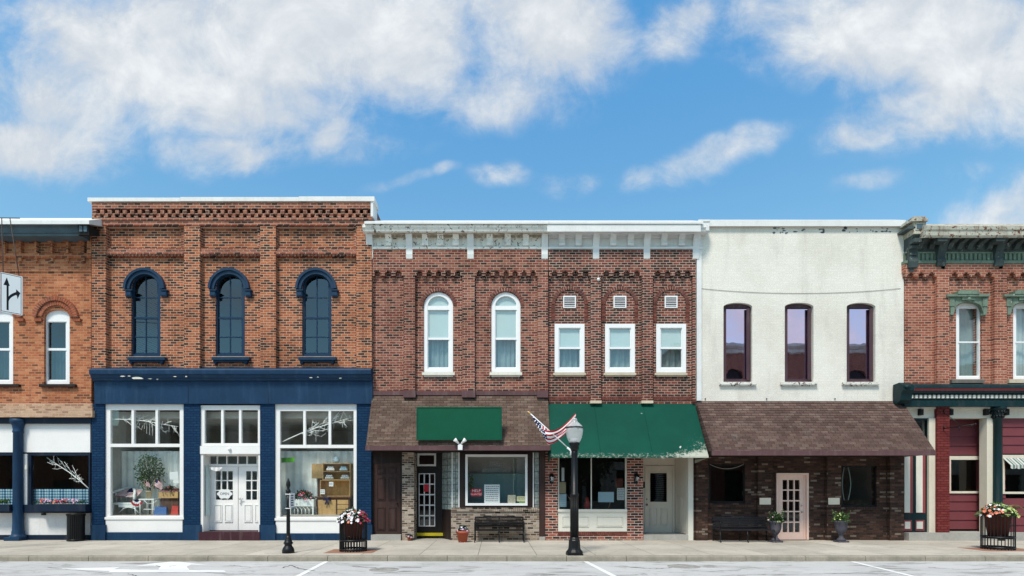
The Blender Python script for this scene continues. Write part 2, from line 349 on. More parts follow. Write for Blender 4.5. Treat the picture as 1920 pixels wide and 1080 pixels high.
def make_special():
    # ribbed curtain cloth
    for nm, c in (('curtain_white', (.86, .91, .87)), ('curtain_teal', (.20, .27, .275)), ('curtain_pale', (.42, .50, .51)), ('curtain_lav', (.42, .36, .50))):
        m, k = newmat(nm)
        n = k.noise(k.P, 3, 3).outputs['Fac']
        k.t.links.new(k.mix(1.0, (*c, 1), k.ramp(n, [(.3, (.85,) * 3), (.7, (1.1,) * 3)]), 'MULTIPLY'), k.b.inputs['Base Color'])
        k.b.inputs['Roughness'].default_value = .9
        M[nm] = m
    # gingham
    m, k = newmat('blue_gingham_cloth')
    x, y, z = k.sep(k.P)
    sx = k.math('GREATER_THAN', k.math('FRACT', k.math('MULTIPLY', x, 1 / .085)), .5)
    sz = k.math('GREATER_THAN', k.math('FRACT', k.math('MULTIPLY', z, 1 / .085)), .5)
    t = k.math('MULTIPLY', k.math('ADD', sx, sz), .5)
    k.t.links.new(k.ramp(t, [(0, (.50, .62, .66)), (.5, (.12, .30, .42)), (1, (.025, .07, .14))]), k.b.inputs['Base Color'])
    k.b.inputs['Roughness'].default_value = .9; M['gingham'] = m
    # shingles: world x across, world z up the slope
    for nm, tones, wear in (('brown_shingle', [(.11, .070, .054), (.165, .112, .087), (.135, .090, .071), (.19, .135, .106), (.12, .078, .06)], None),
                            ('maroon_shingle', [(.085, .052, .044), (.14, .090, .076), (.11, .069, .058), (.16, .108, .092), (.10, .062, .053)], (.17, .19, .17))):
        m, k = newmat(nm)
        uv = k.comb(k.sep(k.P)[0], k.sep(k.P)[2], 0.0)
        bt = k.n('ShaderNodeTexBrick'); k.t.links.new(uv, bt.inputs['Vector'])
        bt.inputs['Color1'].default_value = (0, 0, 0, 1); bt.inputs['Color2'].default_value = (1, 1, 1, 1)
        bt.inputs['Scale'].default_value = 1; bt.inputs['Mortar Size'].default_value = .006; bt.inputs['Brick Width'].default_value = .21; bt.inputs['Row Height'].default_value = .0815
        bt.inputs['Mortar'].default_value = (.2, .2, .2, 1)
        n = len(tones)
        ux, uz, _u = k.sep(uv); row = k.math('FLOOR', k.math('DIVIDE', uz, .0815)); even = k.math('SUBTRACT', 1.0, k.math('FLOORED_MODULO', row, 2.0))
        cid = k.math('FLOOR', k.math('DIVIDE', k.math('ADD', ux, k.math('MULTIPLY', even, .105)), .21))
        wn_ = k.n('ShaderNodeTexWhiteNoise'); wn_.noise_dimensions = '2D'; k.t.links.new(k.comb(cid, row, 0.0), wn_.inputs['Vector'])
        c = k.ramp(wn_.outputs['Value'], [(i / n, t) for i, t in enumerate(tones)], 'LINEAR')
        fine = k.noise(k.P, 60, 3).outputs['Fac']; big = k.noise(k.P, 1.3, 5, .6).outputs['Fac']
        c = k.mix(1.0, c, k.ramp(fine, [(.25, (.6,) * 3), (.75, (1.4,) * 3)]), 'MULTIPLY')
        c = k.mix(1.0, c, k.ramp(big, [(.3, (.78,) * 3), (.7, (1.2,) * 3)]), 'MULTIPLY')
        if wear:
            wn = k.noise(k.P, 2.6, 7, .68).outputs['Fac']
            c = k.mix(k.math('MULTIPLY', k.smooth(wn, .58, .70), .45), c, (*wear, 1))
        c = k.mix(k.math('MULTIPLY', bt.outputs['Fac'], .8), c, (.022, .016, .014, 1))
        k.t.links.new(c, k.b.inputs['Base Color']); k.b.inputs['Roughness'].default_value = .95; k.b.inputs['Specular IOR Level'].default_value = .12
        bump(k, k.math('SUBTRACT', fine, bt.outputs['Fac']), .5, .01)
        M[nm] = m
    # green awning canvas, worn to its pale base along the drip edge and at the right end
    m, k = newmat('green_awning_canvas')
    x, y, z = k.sep(k.P)
    n1 = k.noise(k.P, 10, 11, .78).outputs['Fac']; n2 = k.noise(k.P, 1.2, 4).outputs['Fac']; n3 = k.noise(k.P, 30, 4, .7).outputs['Fac']
    base = k.mix(1.0, (*srgb(0, 68, 55), 1), k.ramp(n2, [(.3, (.85,) * 3), (.7, (1.12,) * 3)]), 'MULTIPLY')
    low = k.math('MULTIPLY', k.smooth(z, 2.59, 2.84, 1, 0), .22)
    rgt = k.math('MULTIPLY', k.math('MULTIPLY', k.smooth(x, 4.6, 6.3), k.smooth(z, 2.6, 3.7, 1, 0)), .30)
    wear = k.smooth(k.math('ADD', k.math('ADD', n1, k.math('MULTIPLY', n3, .35)), k.math('ADD', low, rgt)), .86, 1.06)
    spots = k.smooth(k.noise(k.P, 6, 2, .5).outputs['Fac'], .76, .78)
    c = k.mix(k.math('MULTIPLY', wear, .85), base, (.50, .50, .42, 1)); c = k.mix(spots, c, (.5, .52, .48, 1))
    k.t.links.new(c, k.b.inputs['Base Color']); k.b.inputs['Roughness'].default_value = .7; k.b.inputs['Specular IOR Level'].default_value = .15; bump(k, n2, .3, .03)
    M['awning'] = m
    # striped small awning
    m, k = newmat('striped_awning_cloth')
    x, y, z = k.sep(k.P)
    f = k.math('FRACT', k.math('MULTIPLY', x, 1 / .2))
    k.t.links.new(k.ramp(f, [(0, (.55, .55, .50)), (.3, (.10, .17, .15)), (.6, (.55, .55, .50)), (.75, (.24, .26, .24))], 'CONSTANT'), k.b.inputs['Base Color'])
    k.b.inputs['Roughness'].default_value = .9; M['striped'] = m
    # glass block
    m, k = newmat('glass_block')
    uv = face_uv(k)
    bt = k.n('ShaderNodeTexBrick'); k.t.links.new(uv, bt.inputs['Vector']); bt.offset = 0.0
    bt.inputs['Scale'].default_value = 1; bt.inputs['Mortar Size'].default_value = .010; bt.inputs['Mortar Smooth'].default_value = .9
    bt.inputs['Brick Width'].default_value = .2; bt.inputs['Row Height'].default_value = .2
    n = k.noise(k.P, 12, 3).outputs['Fac']
    c = k.mix(bt.outputs['Fac'], k.ramp(n, [(.3, (.16, .20, .19)), (.7, (.42, .47, .44))]), (.10, .10, .09, 1))
    k.t.links.new(c, k.b.inputs['Base Color']); k.b.inputs['Roughness'].default_value = .12; k.b.inputs['Specular IOR Level'].default_value = .9
    bump(k, k.math('SUBTRACT', 1.0, bt.outputs['Fac']), 1.0, .03); M['glass_block'] = m
    # sidewalk slabs
    m, k = newmat('sidewalk_concrete')
    bt = k.n('ShaderNodeTexBrick'); bt.offset = 0.0
    k.t.links.new(k.vmath('ADD', k.P, (.42, 4.02, 0)), bt.inputs['Vector'])
    bt.inputs['Color1'].default_value = (0, 0, 0, 1); bt.inputs['Color2'].default_value = (1, 1, 1, 1)
    bt.inputs['Scale'].default_value = 1; bt.inputs['Mortar Size'].default_value = .008; bt.inputs['Brick Width'].default_value = 1.37; bt.inputs['Row Height'].default_value = 1.32
    bt.inputs['Mortar Smooth'].default_value = .3
    fine = k.noise(k.P, 70, 4, .7).outputs['Fac']; big = k.noise(k.P, .9, 6, .65).outputs['Fac']; st = k.noise(k.P, 3.2, 6, .7, .5).outputs['Fac']
    c = k.ramp(bt.outputs['Color'], [(0, (.44, .40, .335)), (1, (.52, .475, .405))])
    c = k.mix(1.0, c, k.ramp(fine, [(.25, (.82,) * 3), (.75, (1.14,) * 3)]), 'MULTIPLY')
    c = k.mix(1.0, c, k.ramp(big, [(.3, (.80,) * 3), (.7, (1.12,) * 3)]), 'MULTIPLY')
    c = k.mix(k.math('MULTIPLY', k.smooth(st, .55, .70), .5), c, (.19, .16, .125, 1))
    c = k.mix(k.math('MULTIPLY', bt.outputs['Fac'], .85), c, (.085, .075, .06, 1))
    k.t.links.new(c, k.b.inputs['Base Color']); k.b.inputs['Roughness'].default_value = .9
    bump(k, k.math('SUBTRACT', fine, bt.outputs['Fac']), .4, .006); M['sidewalk'] = m
    # road: pale worn concrete
    m, k = newmat('road_concrete')
    fine = k.noise(k.P, 90, 4, .7).outputs['Fac']; big = k.noise(k.P, .5, 6, .65).outputs['Fac']
    st = k.noise(k.vmath('MULTIPLY', k.P, (.55, 1.3, 1)), 1.6, 7, .68, .6).outputs['Fac']
    st2 = k.noise(k.vmath('MULTIPLY', k.vmath('ADD', k.P, (11, 3, 0)), (.35, 1.6, 1)), 2.6, 6, .7, .8).outputs['Fac']
    c = k.mix(1.0, (.50, .495, .49, 1), k.ramp(fine, [(.25, (.86,) * 3), (.75, (1.10,) * 3)]), 'MULTIPLY')
    c = k.mix(1.0, c, k.ramp(big, [(.3, (.88,) * 3), (.7, (1.08,) * 3)]), 'MULTIPLY')
    c = k.mix(k.math('MULTIPLY', k.smooth(st, .53, .64), .62), c, (.14, .13, .115, 1))
    c = k.mix(k.math('MULTIPLY', k.smooth(st2, .54, .66), .5), c, (.18, .165, .14, 1))
    k.t.links.new(c, k.b.inputs['Base Color']); k.b.inputs['Roughness'].default_value = .92; bump(k, fine, .4, .006); M['road'] = m
    M['kerb'] = paint('kerb_concrete', (.29, .262, .21), .9, .2, .3, (.15, .13, .10), scale=2)
    M['mark'] = paint('road_paint', (.74, .74, .74), .8, .06, .25, (.45, .45, .45), scale=3)
    M['patch'] = paint('dark_road_patch', (.30, .29, .27), .9, .3, .3, (.16, .15, .13), scale=3)
    M['crack'] = paint('crack_tar', (.07, .065, .06), .9, .2, .1)
    M['brick_pave'] = paint('red_paver', srgb(150, 110, 92), .9, .25, .3, scale=4)
    M['ribbon_green'] = paint('dull_green_ribbon', (.20, .26, .23), .8, .1, .05)
    M['ground'] = paint('far_ground', (.16, .15, .13), .95, .2, .2, scale=.2)
    M['floor_in'] = paint('shop_floor', (.34, .30, .25), .6, .2, .1)


make_special()


# ------------------------------------------------------------------ mesh helpers
def X(px, y=0.0): return (px - VPX) * (D + y) / F
def Z(py, y=0.0): return (VPY - py) * (D + y) / F + EYE
def L(n, y=0.0): return n * (D + y) / F          # pixels to metres at depth y
def ground_pt(px, py, z=0.0):
    kk = (py - VPY) / ((EYE - z) * S); y = D / kk - D
    return Vector(((px - VPX) / (S * kk), y, z))


class MB:
    def __init__(s): s.v = []; s.f = []; s.m = []; s.sm = []
    def add(s, vs, fs, mi=0, smooth=False):
        b = len(s.v); s.v += [tuple(q) for q in vs]
        for f in fs: s.f.append([b + i for i in f]); s.m.append(mi); s.sm.append(smooth)
        return s
    def box(s, x0, x1, y0, y1, z0, z1, mi=0):
        x0, x1 = min(x0, x1), max(x0, x1); y0, y1 = min(y0, y1), max(y0, y1); z0, z1 = min(z0, z1), max(z0, z1)
        vs = [(x, y, z) for x in (x0, x1) for y in (y0, y1) for z in (z0, z1)]
        return s.add(vs, [(0, 1, 3, 2), (4, 6, 7, 5), (0, 4, 5, 1), (2, 3, 7, 6), (0, 2, 6, 4), (1, 5, 7, 3)], mi)
    def pb(s, px0, px1, py0, py1, y0, y1, mi=0):          # box whose front face (y0) covers these photo pixels
        return s.box(X(px0, y0), X(px1, y0), y0, y1, Z(py1, y0), Z(py0, y0), mi)
    def prism(s, polys, y0, y1, mi=0):                    # polys: outline then holes, (x, z) in metres
        tr = tessellate_polygon([[Vector((x, z, 0)) for x, z in p] for p in polys])
        flat = [q for p in polys for q in p]; n = len(flat)
        vs = [(x, y0, z) for x, z in flat] + [(x, y1, z) for x, z in flat]
        fs = []
        for a, b, c in tr:
            (ax, az), (bx, bz), (cx, cz) = flat[a], flat[b], flat[c]
            if (bx - ax) * (cz - az) - (bz - az) * (cx - ax) < 0: a, b, c = a, c, b
            fs += [(a, b, c), (a + n, c + n, b + n)]
        o = 0
        for i, p in enumerate(polys):
            k = len(p); ar = sum(p[j][0] * p[(j + 1) % k][1] - p[(j + 1) % k][0] * p[j][1] for j in range(k))
            ccw = (ar > 0) == (i == 0)
            for j in range(k):
                a, b = o + j, o + (j + 1) % k
                fs.append((a, a + n, b + n, b) if ccw else (a, b, b + n, a + n))
            o += k
        return s.add(vs, fs, mi)
    def pprism(s, polys, y0, y1, mi=0):
        return s.prism([[(X(a, y0), Z(b, y0)) for a, b in p] for p in polys], y0, y1, mi)
    def prof(s, pts, x0, x1, mi=0, smooth=False):         # closed (y, z) outline swept along x
        n = len(pts)
        vs = [(x0, y, z) for y, z in pts] + [(x1, y, z) for y, z in pts]
        ar = sum(pts[i][0] * pts[(i + 1) % n][1] - pts[(i + 1) % n][0] * pts[i][1] for i in range(n))
        fs = [((i, i + n, (i + 1) % n + n, (i + 1) % n) if ar < 0 else (i, (i + 1) % n, (i + 1) % n + n, i + n)) for i in range(n)]
        s.add(vs, fs, mi, smooth)
        tr = tessellate_polygon([[Vector((a, b, 0)) for a, b in pts]])
        s.add(vs, [t for t in tr] + [tuple(i + n for i in t) for t in tr], mi)
        return s
    def lathe(s, prof, c=(0, 0, 0), seg=20, mi=0, smooth=True, cap=True):
        vs = []; fs = []
        for r, z in prof:
            for i in range(seg):
                a = 2 * math.pi * i / seg; vs.append((c[0] + r * math.cos(a), c[1] + r * math.sin(a), c[2] + z))
        for j in range(len(prof) - 1):
            for i in range(seg):
                fs.append((j * seg + i, j * seg + (i + 1) % seg, (j + 1) * seg + (i + 1) % seg, (j + 1) * seg + i))
        s.add(vs, fs, mi, smooth)
        if cap:
            b = len(s.v) - len(vs); k = (len(prof) - 1) * seg
            s.f.append([b + i for i in reversed(range(seg))]); s.f.append([b + k + i for i in range(seg)]); s.m += [mi, mi]; s.sm += [False, False]
        return s
    def tube(s, pts, r, seg=8, mi=0, r2=None, smooth=True):
        pts = [Vector(p) for p in pts]; n = len(pts); vs = []; fs = []
        for i, p in enumerate(pts):
            d = (pts[min(i + 1, n - 1)] - pts[max(i - 1, 0)]).normalized()
            a = d.cross(Vector((0, 0, 1)) if abs(d.z) < .95 else Vector((1, 0, 0))).normalized(); b = d.cross(a)
            rr = r if r2 is None else r + (r2 - r) * i / max(1, n - 1)
            for j in range(seg):
                t = 2 * math.pi * j / seg; vs.append(p + a * math.cos(t) * rr + b * math.sin(t) * rr)
        for i in range(n - 1):
            for j in range(seg): fs.append((i * seg + j, i * seg + (j + 1) % seg, (i + 1) * seg + (j + 1) % seg, (i + 1) * seg + j))
        fs.append(tuple(reversed(range(seg)))); fs.append(tuple((n - 1) * seg + j for j in range(seg)))
        return s.add(vs, fs, mi, smooth)
    def ball(s, c, r, mi=0, seg=10, rings=7, sz=1.0):
        pr = [(max(1e-4, r * math.sin(math.pi * i / rings)), -r * sz * math.cos(math.pi * i / rings)) for i in range(rings + 1)]
        return s.lathe(pr, c, seg, mi, True, False)
    def grid(s, fn, nu, nv, mi=0, mif=None, smooth=True):
        vs = [fn(i / nu, j / nv) for i in range(nu + 1) for j in range(nv + 1)]
        b = len(s.v); s.v += [tuple(q) for q in vs]
        for i in range(nu):
            for j in range(nv):
                a = i * (nv + 1) + j
                s.f.append([b + a, b + a + 1, b + a + nv + 2, b + a + nv + 1]); s.m.append(mif(i, j) if mif else mi); s.sm.append(smooth)
        return s
    def disc(s, c, nrm, r, n=6, cup=.25, mi=0):           # a small open blossom
        nrm = Vector(nrm).normalized(); a = nrm.cross(Vector((.3, .5, .8))).normalized(); b = nrm.cross(a); c = Vector(c)
        vs = [c]; ph = rnd.random() * 6
        for i in range(n * 2):
            t = math.pi * i / n + ph; q = r * (1.0 if i % 2 == 0 else .72)
            vs.append(c + (a * math.cos(t) + b * math.sin(t)) * q + nrm * r * cup)
        return s.add(vs, [(0, 1 + i, 1 + (i + 1) % (2 * n)) for i in range(2 * n)], mi)
    def leafq(s, c, d, l, w, mi=0):                       # a folded leaf
        c = Vector(c); d = Vector(d).normalized(); a = d.cross(Vector((rnd.uniform(-1, 1), rnd.uniform(-1, 1), rnd.uniform(-1, 1)))).normalized(); nn = d.cross(a)
        vs = [c, c + d * l * .45 + a * w + nn * w * .3, c + d * l, c + d * l * .45 - a * w + nn * w * .3]
        return s.add(vs, [(0, 1, 2), (0, 2, 3)], mi)
    def build(s, name, mat, parent=None):
        me = bpy.data.meshes.new(name); me.from_pydata(s.v, [], s.f)
        for mm in (mat if isinstance(mat, (list, tuple)) else [mat]): me.materials.append(M[mm])
        me.polygons.foreach_set('material_index', s.m); me.polygons.foreach_set('use_smooth', s.sm); me.update()
        o = bpy.data.objects.new(name, me); C.objects.link(o)
        if parent is not None:
            b = base_of(parent); o.parent = parent
            for v in me.vertices: v.co -= b
        return o


BASE = {}
def base_of(o):
    b = Vector((0, 0, 0))
    while o is not None: b += o.location; o = o.parent
    return b


def thing(name, label, cat, loc, group=None):
    o = bpy.data.objects.new(name, None); C.objects.link(o); o.location = loc; o.empty_display_size = .3
    o['label'] = label; o['category'] = cat
    if group: o['group'] = group
    return o


def structure(o): o['kind'] = 'structure'; return o


def arch_pts(cx, half, ytop, ybot, rise, n=14):           # closed outline in photo pixels: flat jambs under a curved head
    p = [(cx - half, ybot), (cx + half, ybot)]
    for i in range(n + 1):
        t = math.pi * i / n; p.append((cx + half * math.cos(t), ytop + rise - rise * math.sin(t)))
    return p


def rect(px0, px1, py0, py1): return [(px0, py1), (px1, py1), (px1, py0), (px0, py0)]


def ring(mb, outer, inner, y0, y1, mi=0): mb.pprism([outer, inner], y0, y1, mi)


def voussoirs(mb, cx, cy, rin, rout, n, y0, y1, a0=0.0, a1=180.0, gap=.22, ey=1.0):
    bk = []
    for rr_, rg in ((rin + .2, range(0, 25)), (rout - .2, range(24, -1, -1))):
        for i in rg: t = R(a0 + .5 + (a1 - a0 - 1) * i / 24); bk.append((X(cx + rr_ * math.cos(t)), Z(cy - rr_ * ey * math.sin(t))))
    mb.prism([bk], y0 + .010, y1, 1)
    for i in range(n):
        s = (a1 - a0) / n; t0 = R(a0 + s * (i + gap / 2)); t1 = R(a0 + s * (i + 1 - gap / 2))
        pts = [(cx + rin * math.cos(t0), cy - rin * ey * math.sin(t0)), (cx + rout * math.cos(t0), cy - rout * ey * math.sin(t0)),
               (cx + rout * math.cos(t1), cy - rout * ey * math.sin(t1)), (cx + rin * math.cos(t1), cy - rin * ey * math.sin(t1))]
        mb.prism([[(X(a), Z(b)) for a, b in pts]], y0 - rnd.random() * .006, y1)


def pane(parent, poly, y, mat, name='pane'):
    pts = [(X(a, y), y, Z(b, y)) for a, b in poly]
    return MB().add(pts, tessellate_polygon([[Vector((p[0], p[2], 0)) for p in pts]])).build(name, mat, parent)


def curtain(parent, px0, px1, py0, py1, y, mat, waves=7, amp=.03, name='curtain', nu=60):
    x0, x1, z0, z1 = X(px0, y), X(px1, y), Z(py1, y), Z(py0, y)
    ph = rnd.random() * 6
    def fn(u, v):
        w = math.sin(u * waves * 6.283 + ph + .6 * math.sin(u * 9 + v)) * amp * (.5 + .5 * v if False else 1)
        return (x0 + (x1 - x0) * u, y + w + .3 * amp * math.sin(u * 31 + v * 2), z0 + (z1 - z0) * v)
    return MB().grid(fn, nu, 4).build(name, mat, parent)


def sash_window(parent, cx, half, ytop, ybot, rise, fw, mat, gl, y0, meet, extra=None, vbar=False, hbars=(), solid_head=None, blind=None, curt=None, bar=2.0, dark=True):
    """double hung sash window in an arched or square opening; all sizes in photo pixels"""
    outer = arch_pts(cx, half, ytop, ybot, rise) if rise else rect(cx - half, cx + half, ytop, ybot)
    h2 = half - fw
    itop = ytop + fw; ib = ybot - fw
    if solid_head: itop = solid_head
    inner = arch_pts(cx, h2, itop, ib, max(2, rise * h2 / half), 14) if (rise and not solid_head) else rect(cx - h2, cx + h2, itop, ib)
    mb = MB(); ring(mb, outer, inner, y0, y0 + .10)
    w = mb.build('window', mat, parent)
    sb = MB()
    sb.pb(cx - h2, cx + h2, meet - bar, meet + bar, y0 + .03, y0 + .07)
    for hb in hbars: sb.pb(cx - h2, cx + h2, hb - bar * .5, hb + bar * .5, y0 + .04, y0 + .07)
    if vbar: sb.pb(cx - bar * .55, cx + bar * .55, itop + 1, ib, y0 + .042, y0 + .068)
    if extra: sb.pb(cx - h2, cx + h2, extra[0], extra[1], y0 + .01, y0 + .08)
    # inner sash stiles, upper sash in front of the lower one
    for q, (a, b, yy) in enumerate(((itop, meet, y0 + .035), (meet, ib, y0 + .055))):
        t = 1.7
        sb.pb(cx - h2, cx - h2 + t, a, b, yy, yy + .03); sb.pb(cx + h2 - t, cx + h2, a, b, yy, yy + .03)
        if q: sb.pb(cx - h2 + t, cx + h2 - t, ib - 2.4, ib, yy, yy + .03)
        else: sb.pb(cx - h2 + t, cx + h2 - t, itop, itop + 1.6, yy, yy + .03) if not rise or solid_head else None
    sb.build('sash', mat, w)
    pane(w, inner, y0 + .06, gl)
    if blind:
        MB().pb(cx - h2 - 2, cx + h2 + 2, itop - 3, blind, y0 + .085, y0 + .095).build('blind', 'blind', w)
    if curt:
        curtain(w, cx - h2 - 4, cx + h2 + 4, curt[0], ib + 4, y0 + .26, curt[1], curt[2] if len(curt) > 2 else 5)
    return w


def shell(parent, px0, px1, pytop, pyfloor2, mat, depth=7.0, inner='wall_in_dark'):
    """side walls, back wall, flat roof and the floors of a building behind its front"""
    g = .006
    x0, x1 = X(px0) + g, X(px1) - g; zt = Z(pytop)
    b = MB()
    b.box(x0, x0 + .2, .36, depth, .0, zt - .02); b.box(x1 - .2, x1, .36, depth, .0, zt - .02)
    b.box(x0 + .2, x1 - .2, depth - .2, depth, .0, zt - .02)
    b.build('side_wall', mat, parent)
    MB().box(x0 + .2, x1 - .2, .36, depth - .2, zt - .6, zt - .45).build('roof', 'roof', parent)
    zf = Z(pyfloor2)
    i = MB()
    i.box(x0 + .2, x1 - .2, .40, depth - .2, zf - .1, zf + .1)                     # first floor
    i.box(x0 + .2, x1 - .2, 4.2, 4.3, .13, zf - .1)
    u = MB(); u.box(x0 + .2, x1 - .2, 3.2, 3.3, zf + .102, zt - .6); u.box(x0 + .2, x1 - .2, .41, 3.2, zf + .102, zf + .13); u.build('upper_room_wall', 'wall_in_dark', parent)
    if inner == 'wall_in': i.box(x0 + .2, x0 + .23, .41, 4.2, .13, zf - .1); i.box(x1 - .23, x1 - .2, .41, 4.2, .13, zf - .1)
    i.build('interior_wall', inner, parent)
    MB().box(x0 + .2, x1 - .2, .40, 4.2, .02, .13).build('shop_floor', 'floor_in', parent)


def wall(parent, name, mat, px0, px1, py0, py1, holes=(), y0=0.0, y1=0.30, g=.4):
    return MB().pprism([rect(px0 + g, px1 - g, py0, py1)] + [list(reversed(h)) for h in holes], y0, y1).build(name, mat, parent)


def framed(parent, name, mat, outer, holes, y0, y1, gl=None, gy=None, gname='pane'):
    o = MB().pprism([rect(*outer)] + [list(reversed(rect(*h))) for h in holes], y0, y1).build(name, mat, parent)
    if gl:
        for h in holes: pane(o, rect(h[0] - .6, h[1] + .6, h[2] - .6, h[3] + .6), (y0 + y1) / 2 if gy is None else gy, gl, gname)
    return o


def grid_rects(px0, px1, py0, py1, nx, ny, gap=1.6):
    w = (px1 - px0 - gap * (nx - 1)) / nx; h = (py1 - py0 - gap * (ny - 1)) / ny
    return [(px0 + i * (w + gap), px0 + i * (w + gap) + w, py0 + j * (h + gap), py0 + j * (h + gap) + h) for i in range(nx) for j in range(ny)]


def raised(mb, px0, px1, py0, py1, y0, t=1.5, d=.012):     # a moulded panel outline on a door face
    for a in ((px0, px1, py0, py0 + t), (px0, px1, py1 - t, py1), (px0, px0 + t, py0 + t, py1 - t), (px1 - t, px1, py0 + t, py1 - t)):
        mb.box(X(a[0], y0), X(a[1], y0), y0 - d, y0, Z(a[3], y0), Z(a[2], y0))
    mb.box(X(px0 + t * 2.2, y0), X(px1 - t * 2.2, y0), y0 - d * .8, y0, Z(py1 - t * 2.2, y0), Z(py0 + t * 2.2, y0))


def corbels(mb, px0, px1, py, pitch, yf, h=11):
    n = max(1, round((px1 - px0) / pitch)); p = (px1 - px0) / n
    for i in range(n + 1):
        c = px0 + i * p
        a, b = max(px0, c - p * .22), min(px1, c + p * .22)
        mb.pb(a, b, py, py + h, yf, 0); mb.pb(max(px0, c - p * .14), min(px1, c + p * .14), py + h, py + h + 5, yf * .5, 0)
        a, b = max(px0, c - p * .36), min(px1, c + p * .36)
        mb.pb(a, b, py - .1, py + h * .38, yf * .97, 0)


def bracket(mb, px, w, py0, py1, yf, ytail, tail=None):
    """scrolled cornice bracket: deep at the head, curling back to the frieze"""
    z0, z1 = Z(py1), Z(py0); h = z1 - z0
    pr = [(0, z1), (yf, z1), (yf, z1 - h * .12), (yf * .9, z1 - h * .2), (yf * .62, z1 - h * .36), (yf * .45, z1 - h * .55), (ytail, z1 - h * .72), (ytail * 1.15, z1 - h * .85), (ytail, z0), (0, z0)]
    mb.prof(pr, X(px - w / 2, yf * .5), X(px + w / 2, yf * .5))
    mb.box(X(px - w * .68, yf), X(px + w * .68, yf), yf - .02, 0, z1 - .045, z1 + .015)


def text(body, size, mat, parent, x, y, z, align='CENTER', name='lettering', width=None):
    cu = bpy.data.curves.new('tmp', 'FONT'); cu.body = body; cu.size = size; cu.align_x = align; cu.align_y = 'CENTER'; cu.extrude = .001; cu.resolution_u = 3
    o = bpy.data.objects.new('tmp', cu); C.objects.link(o)
    me = bpy.data.meshes.new_from_object(o.evaluated_get(bpy.context.evaluated_depsgraph_get()))
    bpy.data.objects.remove(o)
    me.materials.clear(); me.materials.append(M[mat])
    me.transform(Matrix.Translation((x, y, z)) @ Matrix.Rotation(R(90), 4, 'X'))
    me.transform(Matrix.Translation(-base_of(parent))) if parent else None
    t = bpy.data.objects.new(name, me); C.objects.link(t); t.parent = parent
    return t



# ------------------------------------------------------------------ ground, sidewalk, road
KY = -4.12                                    # kerb line
structure(MB().box(-300, 300, -300, 300, -.6, -.02).build('ground', 'ground'))
structure(MB().box(-60, 60, -13.6, KY + .004, -.3, 0).build('road', 'road'))
structure(MB().box(-60, 60, KY + .17, .9, -.3, .12).build('sidewalk', 'sidewalk'))
structure(MB().box(-60, 60, -18.0, -13.6, -.3, .12).build('far_sidewalk', 'sidewalk'))
kb = MB(); x = -34.0
while x < 34:
    kb.prof([(KY, -.3), (KY + .17, -.3), (KY + .17, .123), (KY + .03, .123), (KY + .008, .112), (KY, .09)], x + .006, x + 1.364); x += 1.37
structure(kb.build('kerb', 'kerb'))
mk = MB()
def flat(mb, pts, z=.004, zt=None):
    v = [ground_pt(px, py) for px, py in pts]; v = [(q.x, q.y, z) for q in v]
    ar = sum(v[i][0] * v[(i + 1) % len(v)][1] - v[(i + 1) % len(v)][0] * v[i][1] for i in range(len(v)))
    tr = tessellate_polygon([[Vector(q) for q in v]])
    mb.add(v, [t if True else t for t in tr]); return mb
def stripe(mb, a, b, w=.1, z=.004):
    a, b = Vector((a[0], a[1], z)), Vector((b[0], b[1], z)); d = (b - a).normalized(); n = Vector((-d.y, d.x, 0)) * w / 2
    mb.add([a - n, b - n, b + n, a + n], [(0, 1, 2, 3)])
for (px, py), (qx, qy) in (((612, 1053), (556, 1082)), ((1098, 1053), (1156, 1083)), ((1597, 1053), (1722, 1083))):
    a, b = ground_pt(px, py), ground_pt(qx, qy); d = (b - a); stripe(mk, (a.x, a.y), (a.x + d.x * 2, a.y + d.y * 2), .11)
flat(mk, [(100, 1067), (226, 1063.5), (214, 1067.5), (330, 1069), (420, 1069.5), (424, 1073), (330, 1073), (203, 1073.5), (206, 1071)])
flat(mk, [(252, 1061.5), (290, 1056), (322, 1053.2), (345, 1054.5), (392, 1060), (358, 1059.2), (350, 1063), (356, 1069.5), (296, 1069), (300, 1063), (286, 1061)])
structure(mk.build('road_marking', 'mark'))
ck = MB()
def crack(pts, w=.02):
    for i in range(len(pts) - 1):
        (ax, ay), (bx, by) = pts[i], pts[i + 1]; n = 7
        prev = ground_pt(ax, ay)
        for j in range(1, n + 1):
            t = j / n; q = ground_pt(ax + (bx - ax) * t + rnd.uniform(-3, 3) * (j < n), ay + (by - ay) * t + rnd.uniform(-.35, .35) * (j < n))
            stripe(ck, (prev.x, prev.y), (q.x, q.y), w * rnd.uniform(.5, 1.3), .0035 + .0001 * j); prev = q
crack([(-20, 1058), (28, 1050), (54, 1045.5)], .03); crack([(286, 1056.5), (300, 1063), (330, 1061)], .03); crack([(240, 1076), (262, 1082)])
crack([(985, 1077), (1060, 1078), (1120, 1080)], .02); crack([(1480, 1077), (1560, 1076), (1640, 1072), (1700, 1070)], .02)
crack([(1280, 1070), (1330, 1072), (1390, 1068)], .02); crack([(530, 1065), (545, 1060), (560, 1066), (590, 1070)], .03); crack([(1330, 1082), (1420, 1077), (1480, 1077)], .02)
crack([(90, 1064), (150, 1070), (210, 1076)], .018); crack([(660, 1062), (720, 1066), (790, 1064)], .03); crack([(700, 1076), (770, 1071), (860, 1074)], .02); crack([(1180, 1064), (1230, 1067), (1260, 1064)], .03); crack([(1740, 1064), (1800, 1068), (1880, 1066)], .025); crack([(1600, 1060), (1650, 1063)], .03); crack([(430, 1060), (470, 1064), (520, 1062)], .02)
structure(ck.build('road_crack', 'crack'))
for (px, py, r) in ((1282, 1062, .34), (720, 1068, .30)):
    q = ground_pt(px, py); structure(MB().lathe([(r, -.02), (r, .005), (r * .9, .006)], (q.x, q.y, 0), 24, smooth=False).build('road_patch', 'patch'))
